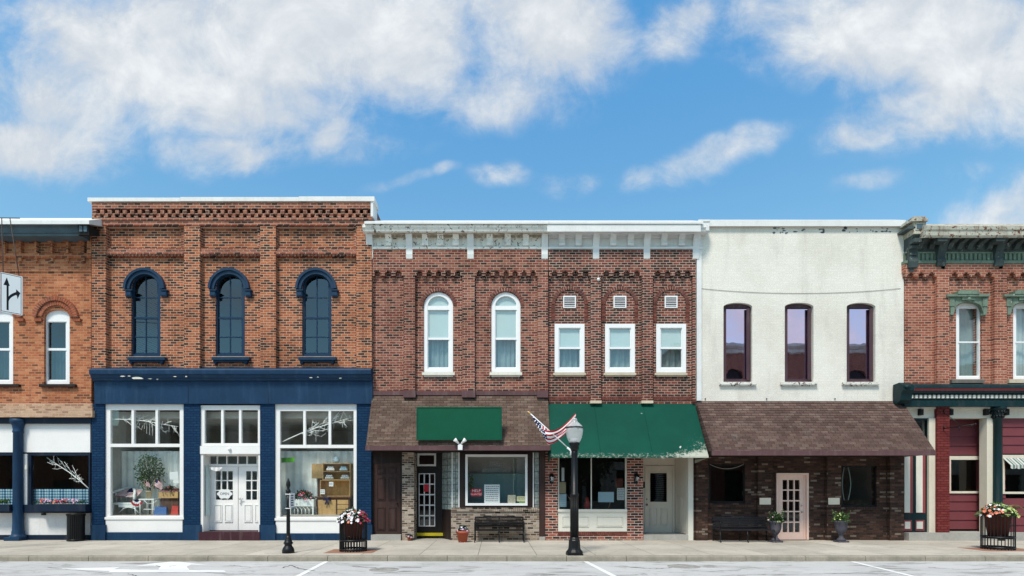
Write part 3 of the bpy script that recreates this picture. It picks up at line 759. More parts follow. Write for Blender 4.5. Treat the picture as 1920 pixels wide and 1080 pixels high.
# paver patch under the left planter
structure(MB().box(X(618, -3), X(706, -3), -3.52, -2.62, .10, .124).build('paver_patch', 'brick_pave'))
structure(MB().box(X(1818, -2.6), X(1925, -2.6), -3.1, -2.2, .10, .124).build('paver_patch', 'brick_pave'))


# ------------------------------------------------------------------ far left: orange tan brick building
def building_a():
    T = thing('brick_building', 'orange tan brick building with a white sign board over dark shop windows', 'building', (X(-40), 0, .12))
    wins = [-212, -106, .5, 106.5]
    holes = [arch_pts(c, 24, 580, 720, 15) for c in wins]
    wall(T, 'wall', 'brick_a', -270, 171.6, 428, 757, holes)
    shell(T, -270, 171.6, 428, 775, 'brick_a')
    b = MB()
    b.pb(-270, 171, 443, 447.5, -.10, 0); b.pb(-270, 171, 475, 483, -.07, 0); b.pb(-270, 171, 506, 509, -.03, 0)
    b.pb(163, 171.5, 447.5, 475, -.10, 0)
    x = 157.0
    while x > -270:
        b.pb(x - 10, x, 447.5, 453, -.10, 0); b.pb(x - 4, x, 453, 475, -.10, 0); b.pb(x - 5, x + 1, 483, 489, -.06, 0); b.pb(x - 3.4, x - .6, 489, 493, -.03, 0)
        x -= 29.5
    b.build('brick_frieze', 'brick_a', T)
    b = MB()
    for i, (a, c, yy) in enumerate(((756, 762, -.05), (762, 769, -.10), (769, 782, -.15))): b.pb(-270, 173, a, c, yy, .3)
    b.build('brick_ledge', 'brick_tan', T)
    # cornice: white coping over a slate blue moulding
    z = lambda p, y=0: Z(p, y)
    MB().prof([(-.70, z(413, -.7)), (.3, z(409, .3)), (.3, z(428, .3)), (-.66, z(420, -.66)), (-.70, z(420, -.7))], X(-270, -.5), X(167, -.7)).build('coping', 'white_cap', T)
    MB().prof([(0, z(420.5, -.6)), (-.56, z(420.5, -.56)), (-.56, z(423, -.56)), (-.52, z(425, -.52)), (-.50, z(433, -.50)), (-.52, z(434, -.52)), (-.52, z(436, -.52)), (-.47, z(437, -.47)), (-.46, z(442, -.46)), (0, z(443, -.4))], X(-270, -.5), X(145, -.6)).build('cornice', 'slate_metal', T)
    c = MB(); c.prof([(0, z(420.6, -.6)), (-.60, z(421, -.6)), (-.58, z(440, -.58)), (-.5, z(443, -.5)), (0, z(443))], X(145.5, -.6), X(166, -.6)); c.build('cornice_end', 'black_flat', T)
    c = MB(); c.pb(148, 154, 423, 434, -.62, -.58); c.pb(156.5, 162.5, 423, 434, -.62, -.58); c.build('cornice_vent', 'slate_metal', T)
    for c in wins:
        h = MB(); voussoirs(h, c, 600, 27, 34.5, 19, -.05, 0, 12, 168); voussoirs(h, c, 600, 35.4, 43, 25, -.09, 0, 6, 174)
        h.pb(c - 43, c - 30, 597, 602, -.07, 0); h.pb(c + 30, c + 43, 597, 602, -.07, 0); h.build('brick_arch', ['vouss', 'mortar'], T)
        w = sash_window(T, c, 24, 580, 720, 15, 5.5, 'white_vinyl', 'glass_navy', .08, 655, solid_head=603, curt=(657, 'curtain_pale', 6), bar=2.2)
        MB().pprism([arch_pts(c, 18, 583, 600, 13)], .12, .17).build('arch_panel', 'white_vinyl', w)
        MB().pb(c - 34, c + 34, 720, 725, -.09, .1).build('sill', 'brown_dark', T)
    # shop front
    MB().pb(-270, 171, 782.3, 794, -.03, .3).build('lintel', 'navy_dark', T)
    bays = [(-266, -128), (-108, 26), (43, 169)]
    for a, b_ in bays:
        MB().pb(a, b_, 794, 848, .08, .14).build('sign_board', 'white', T)
        fr = framed(T, 'shop_window', 'navy_dark', (a, b_, 848, 962), [(a + 15, b_ - 3, 854, 946)], .10, .18, 'glass')
        MB().pb(a - 3, a + 7, 851, 957, .05, .2).build('post', 'white_grey', T)
        curtain(T, a + 12, b_, 917, 960, .25, 'gingham', 16, .02, 'half_curtain')
        MB().pb(a - 2, b_ + 1, 946.3, 962, .02, .1).build('window_ledge', 'navy_dark', T)
        bk = MB(); bk.pb(a, b_, 962, 1003, .12, .2); bk.build('bulkhead', 'white_grey', T)
        MB().pb(a, b_ + 2, 1003, 1014, .1, .3).build('plinth', 'navy_dark', T)
    MB().pb(a + 34, a + 40, 962.5, 966, .05, .12).build('hook', 'black_flat', T)
    for cx in (-118, 34):
        yc = -.02; s = L(1, yc)
        c = MB(); zc = Z(1008, yc)
        H = Z(786, yc) - .12
        c.lathe([(13 * s, 0), (13 * s, .14), (11 * s, .16), (10 * s, .2), (10 * s, .26), (9.2 * s, .30), (8.6 * s, .5), (7.6 * s, H - .42), (8.6 * s, H - .40), (8.6 * s, H - .36), (7.8 * s, H - .34), (9 * s, H - .2), (11.5 * s, H - .12), (12.5 * s, H - .10), (12.5 * s, H)], (X(cx, yc), yc, .12), 18)
        c.box(X(cx) - 14 * s, X(cx) + 14 * s, yc - 14 * s, yc + 14 * s, .11, .22)
        c.build('column', 'navy', T)
    MB().pb(46.5, 50, 872, 880, .0, .05).build('alarm_box', 'cream_panel', T)
    # reflected branches are imitated by twigs set inside the window
    return T


# ------------------------------------------------------------------ blue shop front under tall orange brown brick
def building_b():
    T = thing('brick_building', 'tall orange brown brick building with navy arched windows and a navy shop front', 'building', (X(434), 0, .12))
    wins = [273.5, 431.5, 594]
    holes = [arch_pts(c, 27.6, 511.5, 668, 27) for c in wins]
    wall(T, 'wall', 'brick_b', 172, 697, 377, 700, holes)
    shell(T, 172, 697, 372, 775, 'brick_b_red', inner='wall_in')
    PIL = [(172, 198.5), (345, 375), (488, 517), (668, 697)]
    for a, b in PIL:
        MB().pb(a, b, 422.5, 690, -.15, 0).build('pilaster', 'brick_b', T)
    b = MB()
    b.pb(172, 697, 412.5, 422.3, -.17, 0); b.pb(172, 697, 408, 412.5, -.20, 0)
    b.pb(172, 697, 377, 391, -.21, 0)
    for i in range(38):
        px = 173.5 + i * 14.1
        if px < 692: b.pb(px, px + 7.2, 391, 400, -.19, 0); b.pb(px + 7, px + 14.2, 400, 408, -.16, 0); b.pb(px + .4, px + 6.8, 400, 404, -.10, 0)
    b.build('brick_cornice', 'brick_b_red', T)
    b = MB()
    for (a, c) in ((198.5, 345), (375, 488), (517, 668)):
        b.pb(a, c, 422.5, 426.5, -.10, 0)
        b.pb(a, c, 465, 471, -.11, 0); b.pb(a, c, 471, 476, -.14, 0)
        n = int((c - a) / 6.4); p = (c - a) / n
        for i in range(n): b.pb(a + i * p + .6, a + i * p + p - 1.2, 476, 480, -.11, 0)
        b.pb(a, a + 5, 426.6, 466, -.05, 0); b.pb(c - 5, c, 426.6, 466, -.05, 0)
    b.build('brick_panel_band', 'brick_b_red', T)
    c = MB(); c.pb(164, 338, 370.4, 377.2, -.25, .36); c.pb(338.2, 560, 369.4, 376.9, -.253, .36); c.pb(560.2, 702, 368.2, 376.8, -.25, .36); c.build('coping', 'white_cap', T)
    MB().box(X(698), X(702.5), -.22, .36, Z(412), Z(377.3)).build('flashing', 'white_cap', T)
    for c in wins:
        h = MB()
        ring_o = arch_pts(c, 39, 503.5, 553, 40, 26); ring_i = list(reversed(arch_pts(c, 28.2, 514.5, 553, 29, 26)))
        # hood: two stepped archivolts with blocks at their feet
        def half_ring(ro, ri, ytop, yb, ey, y):
            pts = []
            for i in range(27): t = math.pi * i / 26; pts.append((c + ro * math.cos(t), yb - ey * ro * math.sin(t)))
            for i in range(27): t = math.pi * (26 - i) / 26; pts.append((c + ri * math.cos(t), yb - ey * ri * math.sin(t)))
            h.prism([[(X(p), Z(q)) for p, q in pts]], y, 0)
        half_ring(38.3, 33.8, 0, 543, 1.0, -.13); half_ring(33.7, 27.6, 0, 543, 1.0, -.085)
        for sgn in (-1, 1):
            a, d = sorted((c + sgn * 27.5, c + sgn * 38.8)); h.pb(a, d, 543, 555.5, -.10, 0); h.pb(a + 1.5, d - 1.5, 547, 553, -.115, 0); h.pb(a - .5, d + .5, 542.4, 544.5, -.14, 0)
        h.build('window_hood', 'navy_win', T)
        sash_window(T, c, 27.4, 511.8, 668, 27, 4.2, 'navy_win', 'glass_navy', .06, 596, vbar=True, hbars=(558, 632), bar=1.7)
        s = MB(); s.pb(c - 35, c + 35, 669, 674.5, -.16, .08); s.pb(c - 32, c + 32, 674.5, 678.5, -.10, .0); s.pb(c - 31, c - 26, 678.5, 682, -.08, 0); s.pb(c + 26, c + 31, 678.5, 682, -.08, 0); s.build('sill', 'navy_win', T)
    # shop cornice and fascia
    z = Z
    MB().prof([(.0, z(689)), (-.10, z(690, -.1)), (-.30, z(692, -.3)), (-.32, z(694, -.3)), (-.31, z(701, -.3)), (-.27, z(703, -.27)), (-.24, z(708, -.24)), (-.2, z(710, -.2)), (-.18, z(713, -.18)), (-.10, z(716, -.1)), (-.09, z(757, -.09)), (0, z(757, -.09))], X(167.5, -.3), X(695.5, -.3)).build('shop_cornice', 'navy', T)
    c = MB()
    for px in (352, 502): MB().pb(px, px + 1.2, 719, 757, -.098, -.08).build('fascia_seam', 'navy_dark', T)
    def blot(cx, cy, rx, ry, y):
        c = MB(); n = 11; c.prism([[(X(cx + rx * rnd.uniform(.6, 1.1) * math.cos(6.283 * i / n), y), Z(cy + ry * rnd.uniform(.6, 1.1) * math.sin(6.283 * i / n), y)) for i in range(n)]], y - .004, y + .03); c.build('bare_patch', 'cream_panel', T)
    for q in ((257, 709, 12, 2.4, -.252), (230, 705.5, 5, 1, -.29), (242, 705, 3, .8, -.29), (295, 711, 2.4, 1.2, -.2), (328, 706, 3, .8, -.28), (349, 706, 1.5, 1.2, -.29), (583, 708, 4, .8, -.25), (596, 707, 2, .9, -.255), (638, 709, 3, .8, -.24), (281, 710, 4, .8, -.22)): blot(*q)
    for a, b in ((172, 195.5), (344.5, 374.5), (487.5, 514.5), (669, 696)):
        p = MB(); p.pb(a, b, 757.3, 984, -.04, .3); p.build('shop_pilaster', 'brick_navy', T)
        MB().pb(a - 1.5, b + 1.5, 984, 1014, -.075, .3).build('pilaster_base', 'navy', T)
    # left and right show windows
    for (a, b, xs) in ((196, 344, ((207, 246.5), (251, 291.5), (296, 337))), (515, 668.5, ((525, 568.5), (573, 616), (620.5, 663)))):
        dy = 0 if a < 300 else 2
        h = [(p, q, 768.5 + dy, 832 + dy) for p, q in xs] + [(xs[0][0], xs[2][1], 838 + dy, 967 + dy)]
        w = framed(T, 'shop_window', 'white', (a, b, 758, 974 + dy), h, .02, .12, 'glass')
        k = MB(); k.pb(a + 2, b - 2, 974 + dy, 998 + dy, .0, .14); k.pb(a - 1, b + 1, 969.5 + dy, 974 + dy, -.03, .02); k.build('bulkhead', 'white', T)
        MB().pb(a, b, 998 + dy, 1014, -.03, .3).build('plinth', 'navy', T)
        f = MB(); f.pb(a, b, 966, 985, .14, 1.25); f.build('display_floor', 'floor_in', T)
        curtain(T, xs[0][0] + (14 if a < 300 else -6), xs[2][1] + 8, 846, 968, 1.0, 'curtain_white', 11, .03, 'display_curtain', 90)
    # entrance
    xs = ((383.5, 414.5), (419, 448), (452.5, 483.5))
    fr = framed(T, 'transom_window', 'white', (375, 487.5, 760, 836), [(p, q, 768.5, 831) for p, q in xs], .02, .12, 'glass')
    MB().pb(374.5, 487.5, 836.3, 851, -.03, .14).build('door_lintel', 'white', T)
    MB().ball((X(431, -.03), -.06, Z(842, -.06)), .05).build('porch_bulb', 'lantern_glass', T)
    yd = .42
    j = MB(); j.pb(374.8, 381, 851.3, 1000, .0, .06); j.pb(379, 381.5, 851.3, 1000, .06, yd); j.pb(484.5, 487.5, 851.3, 1000, .0, yd); j.pb(381.7, 484, 850.5, 853.5, .14, yd - .004)
    j.build('door_jamb', 'white', T)
    side = MB(); side.box(X(381.6), X(381.6) + .012, .12, yd - .05, Z(968), Z(873)); side.build('side_pane', 'blind', T)
    y = yd; k = (D + y) / D
    def cx(p): return VPX + (p - VPX)                      # photo pixels are read at depth y by pb itself
    t = framed(T, 'door_transom', 'white', (382, 492, 852, 875), [(p, q, 855.5, 870) for p, q in ((385, 391.5), (393.5, 406), (408, 424), (426, 444.5), (446.5, 462), (464, 481))], y, y + .06, 'glass_dark')
    for i, (a, b) in enumerate(((390.5, 446), (447.2, 503))):
        g = grid_rects(a + 14, a + 46, 883.5, 937, 3, 3, 2.0)
        d = framed(T, 'door', 'white', (a, b, 875.4, 994), g, y + .01, y + .06, 'glass_dark')
        r = MB(); raised(r, a + 11, a + 26, 946, 979, y + .009, 1.2, .022); raised(r, a + 31, a + 46, 946, 979, y + .009, 1.2, .022); r.build('door_panel', 'white', d)
        if i == 1:
            hd = MB(); hd.ball((X(451, y), y - .05, Z(935, y)), .035); hd.ball((X(451, y), y - .02, Z(943.5, y)), .022); hd.tube([(X(451, y), y - .045, Z(935, y)), (X(457, y), y - .045, Z(935.5, y))], .012); hd.build('handle', 'chrome', d)
    MB().box(X(376), X(390.3, y), y + .01, y + .06, Z(994, y), Z(875.4, y)).build('door_post', 'white', T)
    st = MB(); st.box(X(372.5, -.1), X(487, -.1), -.10, y + .3, .1, Z(997, 0)); st.build('door_step', 'maroon_step', T)
    return T


# ------------------------------------------------------------------ white bracketed cornice used by two neighbours
def white_cornice(T, px0, px1, big, small, mat, x0e=None):
    z = Z
    MB().prof([(-.50, z(415, -.5)), (.36, z(413.5, .36)), (.36, z(423, .36)), (-.47, z(419.5, -.47)), (-.5, z(419.5, -.5))], X(px0, -.3), X(px1, -.3)).build('coping', 'white_cap', T)
    MB().prof([(0, z(420.2, -.46)), (-.44, z(420.2, -.44)), (-.45, z(426, -.45)), (-.41, z(428, -.41)), (-.40, z(433, -.40)), (-.36, z(436, -.36)), (-.10, z(441, -.1)), (-.10, z(445, -.1)), (-.05, z(446.5, -.05)), (-.05, z(461, -.05)), (-.13, z(462.5, -.13)), (-.13, z(466.5, -.13)), (0, z(468))], X(px0), X(px1)).build('cornice', mat, T)
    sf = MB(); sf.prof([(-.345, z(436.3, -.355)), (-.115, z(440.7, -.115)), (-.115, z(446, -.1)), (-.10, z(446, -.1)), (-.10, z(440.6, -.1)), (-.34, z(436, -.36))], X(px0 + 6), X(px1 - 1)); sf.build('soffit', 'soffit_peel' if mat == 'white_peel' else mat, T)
    for p in big:
        b = MB(); bracket(b, p, 12, 433, 488, -.33, -.12); b.build('bracket', 'white_grey', T)
    for p in small:
        b = MB(); bracket(b, p, 11.5, 438, 464, -.33, -.15); b.build('bracket', mat, T)


def mansard(T, px0, px1, pyt, pyb, ov, mat, trim, fascia=8.5, flash=True):
    """shingled lean-to canopy: every course is a real lapped step"""
    zt, zb = Z(pyt), Z(pyb, -ov); n = max(6, round((zt - zb) / .0815))
    pts = [(0.0, zt)]
    for i in range(n):
        t0, t1 = i / n, (i + 1) / n
        pts.append((-ov * t0 - .002, zt + (zb - zt) * t0)); pts.append((-ov * t1 - .011, zt + (zb - zt) * t1 + .002))
    pts += [(-ov + .02, zb), (0, zb)]
    MB().prof(pts, X(px0), X(px1)).build('shingle_roof', mat, T)
    zf = zb - L(fascia, -ov)
    f = MB(); f.box(X(px0) - .015, X(px1) + .015, -ov - .02, -ov + .03, zf, zb - .002); f.build('fascia', trim, T)
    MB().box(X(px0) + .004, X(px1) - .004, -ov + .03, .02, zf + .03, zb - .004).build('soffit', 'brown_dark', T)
    return zf


def building_c():
    T = thing('brick_building', 'red brown brick building with two white arched windows and a shingled canopy', 'building', (X(862), 0, .12))
    wins = [822, 948.5]
    holes = [arch_pts(c, 27.5, 547.5, 698, 27) for c in wins]
    wall(T, 'wall', 'brick_c', 697, 1028, 424, 760, holes)
    shell(T, 697, 1028, 420, 790, 'brick_c')
    MB().pb(697.5, 1027.5, 467, 506, -.12, 0).build('brick_frieze', 'brick_c', T)
    for a, b in ((757, 778), (867, 890), (1008, 1027.6)): MB().pb(a, b, 506, 733, -.12, 0).build('pilaster', 'brick_c', T)
    for a, b in ((698, 757), (778, 867), (890, 1008)): k = MB(); corbels(k, a, b, 506, 17.7, -.118); k.build('brick_corbel', 'brick_c', T)
    k = None; white_cornice(T, 686, 1027.8, (692.5, 767, 882, 1021.5), (728, 797, 825.5, 854.5, 918, 952, 986), 'white_peel')
    for c in wins:
        h = MB(); voussoirs(h, c, 574.5, 28.4, 34.5, 19, -.03, 0, 4, 176); h.build('brick_arch', ['vouss_c', 'mortar'], T)
        h = MB(); h.pprism([arch_pts(c, 35.4, 539, 575, 35.4, 20) , list(reversed(arch_pts(c, 34.7, 540, 574.9, 34.4, 20)))], -.02, 0) if False else None
        w = sash_window(T, c, 27.4, 547.8, 698, 27, 7, 'white_vinyl', 'glass_up', .03, 635, extra=(573.5, 581), blind=634, curt=(636, 'curtain_teal', 5))
        s = MB(); s.pb(c - 30.5, c + 30.5, 698, 703, -.10, .1); s.pb(c - 27, c + 27, 703, 706.5, -.05, 0); s.build('sill', 'sill_white', T)
    f = MB(); f.pb(697.5, 1027, 733, 741, -.05, 0)
    for a, b in ((757, 778), (867, 890), (1008, 1027.6)): f.pb(a - 1, b + 1 if b < 1020 else b, 732, 745, -.16, -.05)
    f.build('flashing', 'maroon_trim', T)
    zf = mansard(T, 698, 1027, 741, 836, .82, 'brown_shingle', 'maroon_trim')
    # shop front
    MB().pb(697.5, 1027.5, 790, 848, .02, .3).build('header', 'brown_dark', T)
    y = .10
    d = MB(); d.pb(698, 753.5, 848.3, 868, y, y + .1); d.pb(698, 701, 868, 1003, y, y + .1); d.pb(750.5, 753.5, 868, 1003, y, y + .1); d.build('door_frame', 'brown_dark', T)
    d = MB(); d.pb(701.2, 750.3, 868.2, 1002.5, y + .02, y + .07); door = d.build('door', 'brown_door', T)
    r = MB()
    for (a, b) in ((707, 722.5), (728, 743.5)):
        for (p, q) in ((876, 889), (896, 938), (951, 994)): raised(r, a, b, p, q, y + .019, 1.1, .022)
    r.build('door_panel', 'brown_door', door)
    MB().ball((X(745, y), y - .03, Z(944, y)), .03).build('handle', 'black_metal', door)
    MB().box(X(696.8), X(752.5), -.10, .3, .1, Z(1002.7, -.1)).build('door_step', 'step_stone', T)
    MB().pb(753.8, 776, 848.3, 1014, -.04, .6).build('brick_pier', 'brick_stone', T)
    # recessed entrance
    y = .62
    fr = framed(T, 'entrance_frame', 'black_door', (770, 850, 843, 1004), [(786, 814.5, 853.5, 870), (779, 826, 878, 1002)], y, y + .10)
    t = framed(fr, 'transom_window', 'white_grey', (782.5, 817.5, 850, 874), [(786, 814, 853.5, 870.5)], y - .02, y + .02, 'glass_dark')
    g = grid_rects(786.5, 814.5, 889, 985.5, 3, 5, 2.2)
    dr = framed(fr, 'door', 'black_door', (779.2, 825.8, 878.3, 1001.5), [(785.5, 815.5, 888, 986.5)], y + .01, y + .06)
    framed(dr, 'glazed_grille', 'white_grey', (785.2, 815.8, 887.6, 987), g, y, y + .02, 'glass_dark', y + .03)
    MB().pb(795, 804, 908, 922, y - .03, y - .02).build('door_card', 'red_card', dr)
    MB().box(X(776, y), X(836, y), y - .06, y + .1, Z(1004.5, y), Z(999, y)).build('threshold', 'yellow', T)
    MB().box(X(776), X(846), .0, y + .1, .1, .128).build('entry_floor', 'step_stone', T)
    # return wall of the entrance: dark panel with glass block above
    def ang(mb, pa, ya, pb_, yb, py0, py1, th=.05):
        xa, xb = X(pa, ya), X(pb_, yb); z0, z1 = Z(py1, 0), Z(py0, 0)
        mb.add([(xa, ya, z0), (xb, yb, z0), (xb, yb, z1), (xa, ya, z1), (xa + th, ya + th, z0), (xb + th, yb + th, z0), (xb + th, yb + th, z1), (xa + th, ya + th, z1)],
               [(0, 1, 2, 3), (5, 4, 7, 6), (0, 4, 5, 1), (3, 2, 6, 7), (1, 5, 6, 2), (4, 0, 3, 7)])
        return mb
    ang(MB(), 829, y - .01, 845.5, -.02, 956, 1014).build('return_panel', 'brown_dark', T)
    ang(MB(), 829, y - .01, 847, .03, 846, 955.6).build('glass_block_wall', 'glass_block', T)
    MB().pb(847.3, 860, 848.3, 951.5, .03, .12).build('glass_block_wall', 'glass_block', T)
    MB().pb(1001, 1010.5, 848.3, 951.5, .03, .12).build('glass_block_wall', 'glass_block', T)
    e = MB(); e.pb(846.8, 848.6, 848.3, 951.5, .0, .03); e.pb(859.4, 861.6, 848.3, 951.5, -.02, .03); e.pb(999, 1001, 848.3, 951.5, -.02, .03); e.build('edge_strip', 'white_grey', T)
    fr = framed(T, 'window_surround', 'brown_dark', (861.8, 998.8, 848.3, 951.5), [(873, 988.5, 852.5, 947.5)], -.01, .12)
    framed(fr, 'shop_window', 'white_vinyl', (872.5, 989, 852, 948), [(876.8, 984.7, 856.5, 943.5)], -.04, .04, 'glass')
    k = MB(); k.pb(845.8, 1011, 959.5, 1014, -.05, .3); k.build('bulkhead', 'brick_stone', T)
    k = MB(); n = 44
    for i in range(n):
        a = 845.6 + (1011.4 - 845.6) * i / n; k.pb(a + .3, a + 165.8 / n - .3, 952, 959.2, -.085 - rnd.random() * .008, .3)
    k.build('soldier_course', 'brick_stone', T)
    MB().pb(1011.6, 1021.6, 846, 1006, -.06, .3).build('post', 'brown_door', T)
    MB().pb(1011.2, 1022, 1006.2, 1014, -.07, .3).build('post_base', 'step_stone', T)
    MB().box(X(862), X(1000), .9, .94, Z(948, .9), Z(888, .9)).build('half_partition', 'teal_in', T)
    MB().box(X(862), X(1000), 1.3, 1.34, Z(890, 1.3), Z(850, 1.3)).build('header_panel', 'wall_in', T)
    return T


def building_d():
    T = thing('brick_building', 'dark red brick building with a plain green awning and square white windows', 'building', (X(1166), 0, .12))
    wins = [1068, 1162.5, 1258.5]
    holes = [rect(c - 28, c + 28, 607, 698.5) for c in wins]
    wall(T, 'wall', 'brick_d', 1028, 1305, 424, 762, holes)
    shell(T, 1028, 1305, 420, 790, 'brick_d')
    MB().pb(1028.5, 1304.5, 467, 506, -.12, 0).build('brick_frieze', 'brick_d', T)
    for a, b in ((1108, 1127), (1204, 1224), (1299, 1304.6)): MB().pb(a, b, 506, 751, -.12, 0).build('pilaster', 'brick_d', T)
    for a, b in ((1030, 1108), (1127, 1204), (1224, 1299)): k = MB(); corbels(k, a, b, 506, 18.5, -.118); k.build('brick_corbel', 'brick_d', T)
    white_cornice(T, 1028.2, 1314, (1118, 1213.5, 1306), (1053.5, 1085, 1150, 1183, 1246, 1279), 'white_grey')
    MB().pb(1026, 1314, 420.5, 434, -.475, -.452).build('gutter_board', 'white_cap', T)
    for c in wins:
        h = MB(); voussoirs(h, c, 571, 27.5, 34, 21, -.03, 0, 0, 180)
        for i in range(4):
            for sg in (-1, 1): a, b = sorted((c + sg * 27.5, c + sg * 34)); h.pb(a, b, 572 + i * 7.6, 578.6 + i * 7.6, -.03, 0)
        h.build('brick_arch', ['vouss_c', 'mortar'], T)
        lz = MB(); ring(lz, rect(c - 12, c + 12, 554.5, 577), list(reversed(rect(c - 10, c + 10, 557, 575))), -.03, .0)
        for i in range(5): lz.prof([(-.022, Z(560.0 + i * 3.4)), (-.006, Z(558.9 + i * 3.4)), (-.004, Z(559.7 + i * 3.4))], X(c - 10), X(c + 10))
        lz.build('vent', 'white_vinyl', T)
        MB().pb(c - 10, c + 10, 557, 575, -.0015, 0.0).build('vent_back', 'ink', T)
        sash_window(T, c, 28, 607, 698.5, 0, 7.5, 'white_vinyl', 'glass_up', -.01, 652.5, blind=652, curt=(654, 'curtain_teal', 4), bar=1.8)
        s = MB(); s.pb(c - 30.5, c + 30.5, 699, 703, -.09, .1); s.pb(c - 28, c + 28, 703, 706, -.05, 0); s.build('sill', 'sill_tan', T)
    sc_ = MB(); n = 76
    for i in range(n):
        a = 1029 + 275 * i / n; sc_.pb(a + .35, a + 275 / n - .35, 743.5, 751, -.02 - .006 * rnd.random(), 0)
    sc_.build('soldier_course', 'vouss_c', T)
    for a, c in ((1108, 1127), (1204, 1224)): MB().pb(a - 1, c + 1, 751, 756, -.14, 0).build('pilaster_foot', 'sill_tan', T)
    MB().ball((X(1122, -.15), -.15, Z(524, -.15)), .05).build('camera_dome', 'white_vinyl', T)
    # canvas awning
    ov = 1.12; zt = Z(757); zb = Z(856, -ov); x0, x1 = X(1027.5), X(1302.5)
    a = MB()
    def cv(u, v):
        sag = .018 * math.sin(v * math.pi) * (1 + .5 * math.sin(u * 6.28 * 3))
        return (x0 + (x1 - x0) * u, -ov * v + .0, zt + (zb - zt) * v - sag)
    a.grid(cv, 36, 8); a.grid(lambda u, v: Vector(cv(u, v)) + Vector((0, .012, -.012)), 36, 8)
    for xx in (x0, x1): a.add([(xx, 0, zt), (xx, -ov, zb), (xx, -ov, zb - .03), (xx, 0, zb - .14)], [(0, 1, 2, 3)])
    a.box(x0, x1, -ov - .004, -ov + .012, zb - .035, zb + .004)
    aw = a.build('awning', 'awning', T)
    s = MB()
    for px in (1114, 1205): s.tube([Vector(cv((X(px) - x0) / (x1 - x0), v)) + Vector((0, -.004, .006)) for v in (0, .25, .5, .75, 1)], .006, 6)
    s.build('awning_seam', 'awning', aw)
    fr = MB(); fr.tube([(x0 + .01, -.02, zb - .02), (x0 + .01, -ov + .02, zb - .02)], .015); fr.tube([(x1 - .01, -.02, zb - .02), (x1 - .01, -ov + .02, zb - .02)], .015); fr.tube([(x0, -ov + .03, zb - .02), (x1, -ov + .03, zb - .02)], .015); fr.build('awning_frame', 'black_flat', aw)
    # shop front
    MB().pb(1022.2, 1304.5, 790, 857, .10, .3).build('header', 'brown_dark', T)
    MB().pb(1022.2, 1046, 762, 1014, -.02, .3).build('brick_pier', 'brick_shop', T)
    MB().pb(1176, 1206, 762, 1014, -.02, .3).build('brick_pier', 'brick_shop', T)
    k = MB(); k.pb(1046.2, 1175.8, 1004.5, 1014, -.018, .3); k.build('brick_base', 'brick_shop', T)
    k = MB()
    for i in range(34): a = 1046.4 + 129.2 * i / 34; k.pb(a + .3, a + 3.5, 996.8, 1004.2, -.022 - .006 * rnd.random(), .3)
    k.build('soldier_course', 'vouss_c', T)
    framed(T, 'shop_window', 'cream_panel', (1046.2, 1175.8, 855, 958), [(1048.5, 1108, 857, 955), (1109.6, 1172.5, 857, 955)], .03, .11, 'glass_dark')
    k = MB(); k.pb(1046.2, 1175.8, 958.2, 996.6, .0, .2); k.pb(1046, 1176, 954.8, 959.5, -.04, .03)
    kb_ = k.build('bulkhead', 'cream_panel', T)
    r = MB(); raised(r, 1054, 1104, 968, 988, 0, 1, .02); raised(r, 1118, 1168, 968, 988, 0, 1, .02); r.build('bulkhead_panel', 'cream_panel', kb_)
    for px in (1034, 1192.5):
        l = MB(); l.pb(px - 3.5, px + 3.5, 888, 907, -.035, -.02); l.tube([(X(px), -.03, Z(905)), (X(px), -.10, Z(908)), (X(px), -.13, Z(900))], .012)
        ln = l.build('wall_lantern', 'black_metal', T)
        g = MB(); g.lathe([(.05, -.06), (.085, .07), (.085, .075), (.03, .13)], (X(px), -.13, Z(899)), 6, smooth=False); g.build('lantern_glass', 'glass_lamp', ln)
        g = MB(); g.lathe([(.10, .072), (.055, .12), (.02, .16), (.004, .19)], (X(px), -.13, Z(899)), 6, smooth=False); g.build('lantern_cap', 'black_metal', ln)
    # entrance
    y = .95
    wl = MB(); wl.pb(1204, 1268, 845, 873, y, y + .1); wl.pb(1204, 1211, 873, 1003, y, y + .1); wl.pb(1262, 1268, 873, 1003, y, y + .1); wl.build('door_frame', 'cream_door', T)
    t = MB(); t.pb(1205, 1267, 873.5, 876.5, y - .03, y); t.pb(1209.5, 1211.5, 876.5, 1002, y - .025, y); t.pb(1261.5, 1264, 876.5, 1002, y - .025, y); t.build('door_trim', 'cream_door', T)
    d = framed(T, 'door', 'cream_door', (1211.3, 1261.7, 876.3, 1001), [(1219, 1250.5, 887, 941)], y + .02, y + .07, 'glass_dark')
    MB().pb(1216, 1253, 885, 887, y + .005, y + .02).build('pane_bead', 'cream_door', d)
    r = MB(); raised(r, 1218, 1232, 953, 985, y + .019, 1.1, .022); raised(r, 1238.5, 1252, 953, 985, y + .019, 1.1, .022); r.build('door_panel', 'cream_door', d)
    hk = MB(); hk.ball((X(1212.5, y), y - .03, Z(946, y)), .035); hk.ball((X(1212.5, y), y - .01, Z(936, y)), .025); hk.build('handle', 'brass', d)
    MB().pb(1206.3, 1209.5, 903, 915, .05, .07).build('mail_slot', 'black_flat', T)
    m = MB()
    xa, ya, xb, yb = X(1265.5, y - .01), y - .01, X(1291), .02
    dz = (xb - xa, yb - ya); ln = math.hypot(*dz); tx, ty = dz[0] / ln, dz[1] / ln; nx, ny = ty, -tx    # inward side
    if nx > 0: nx, ny = -nx, -ny
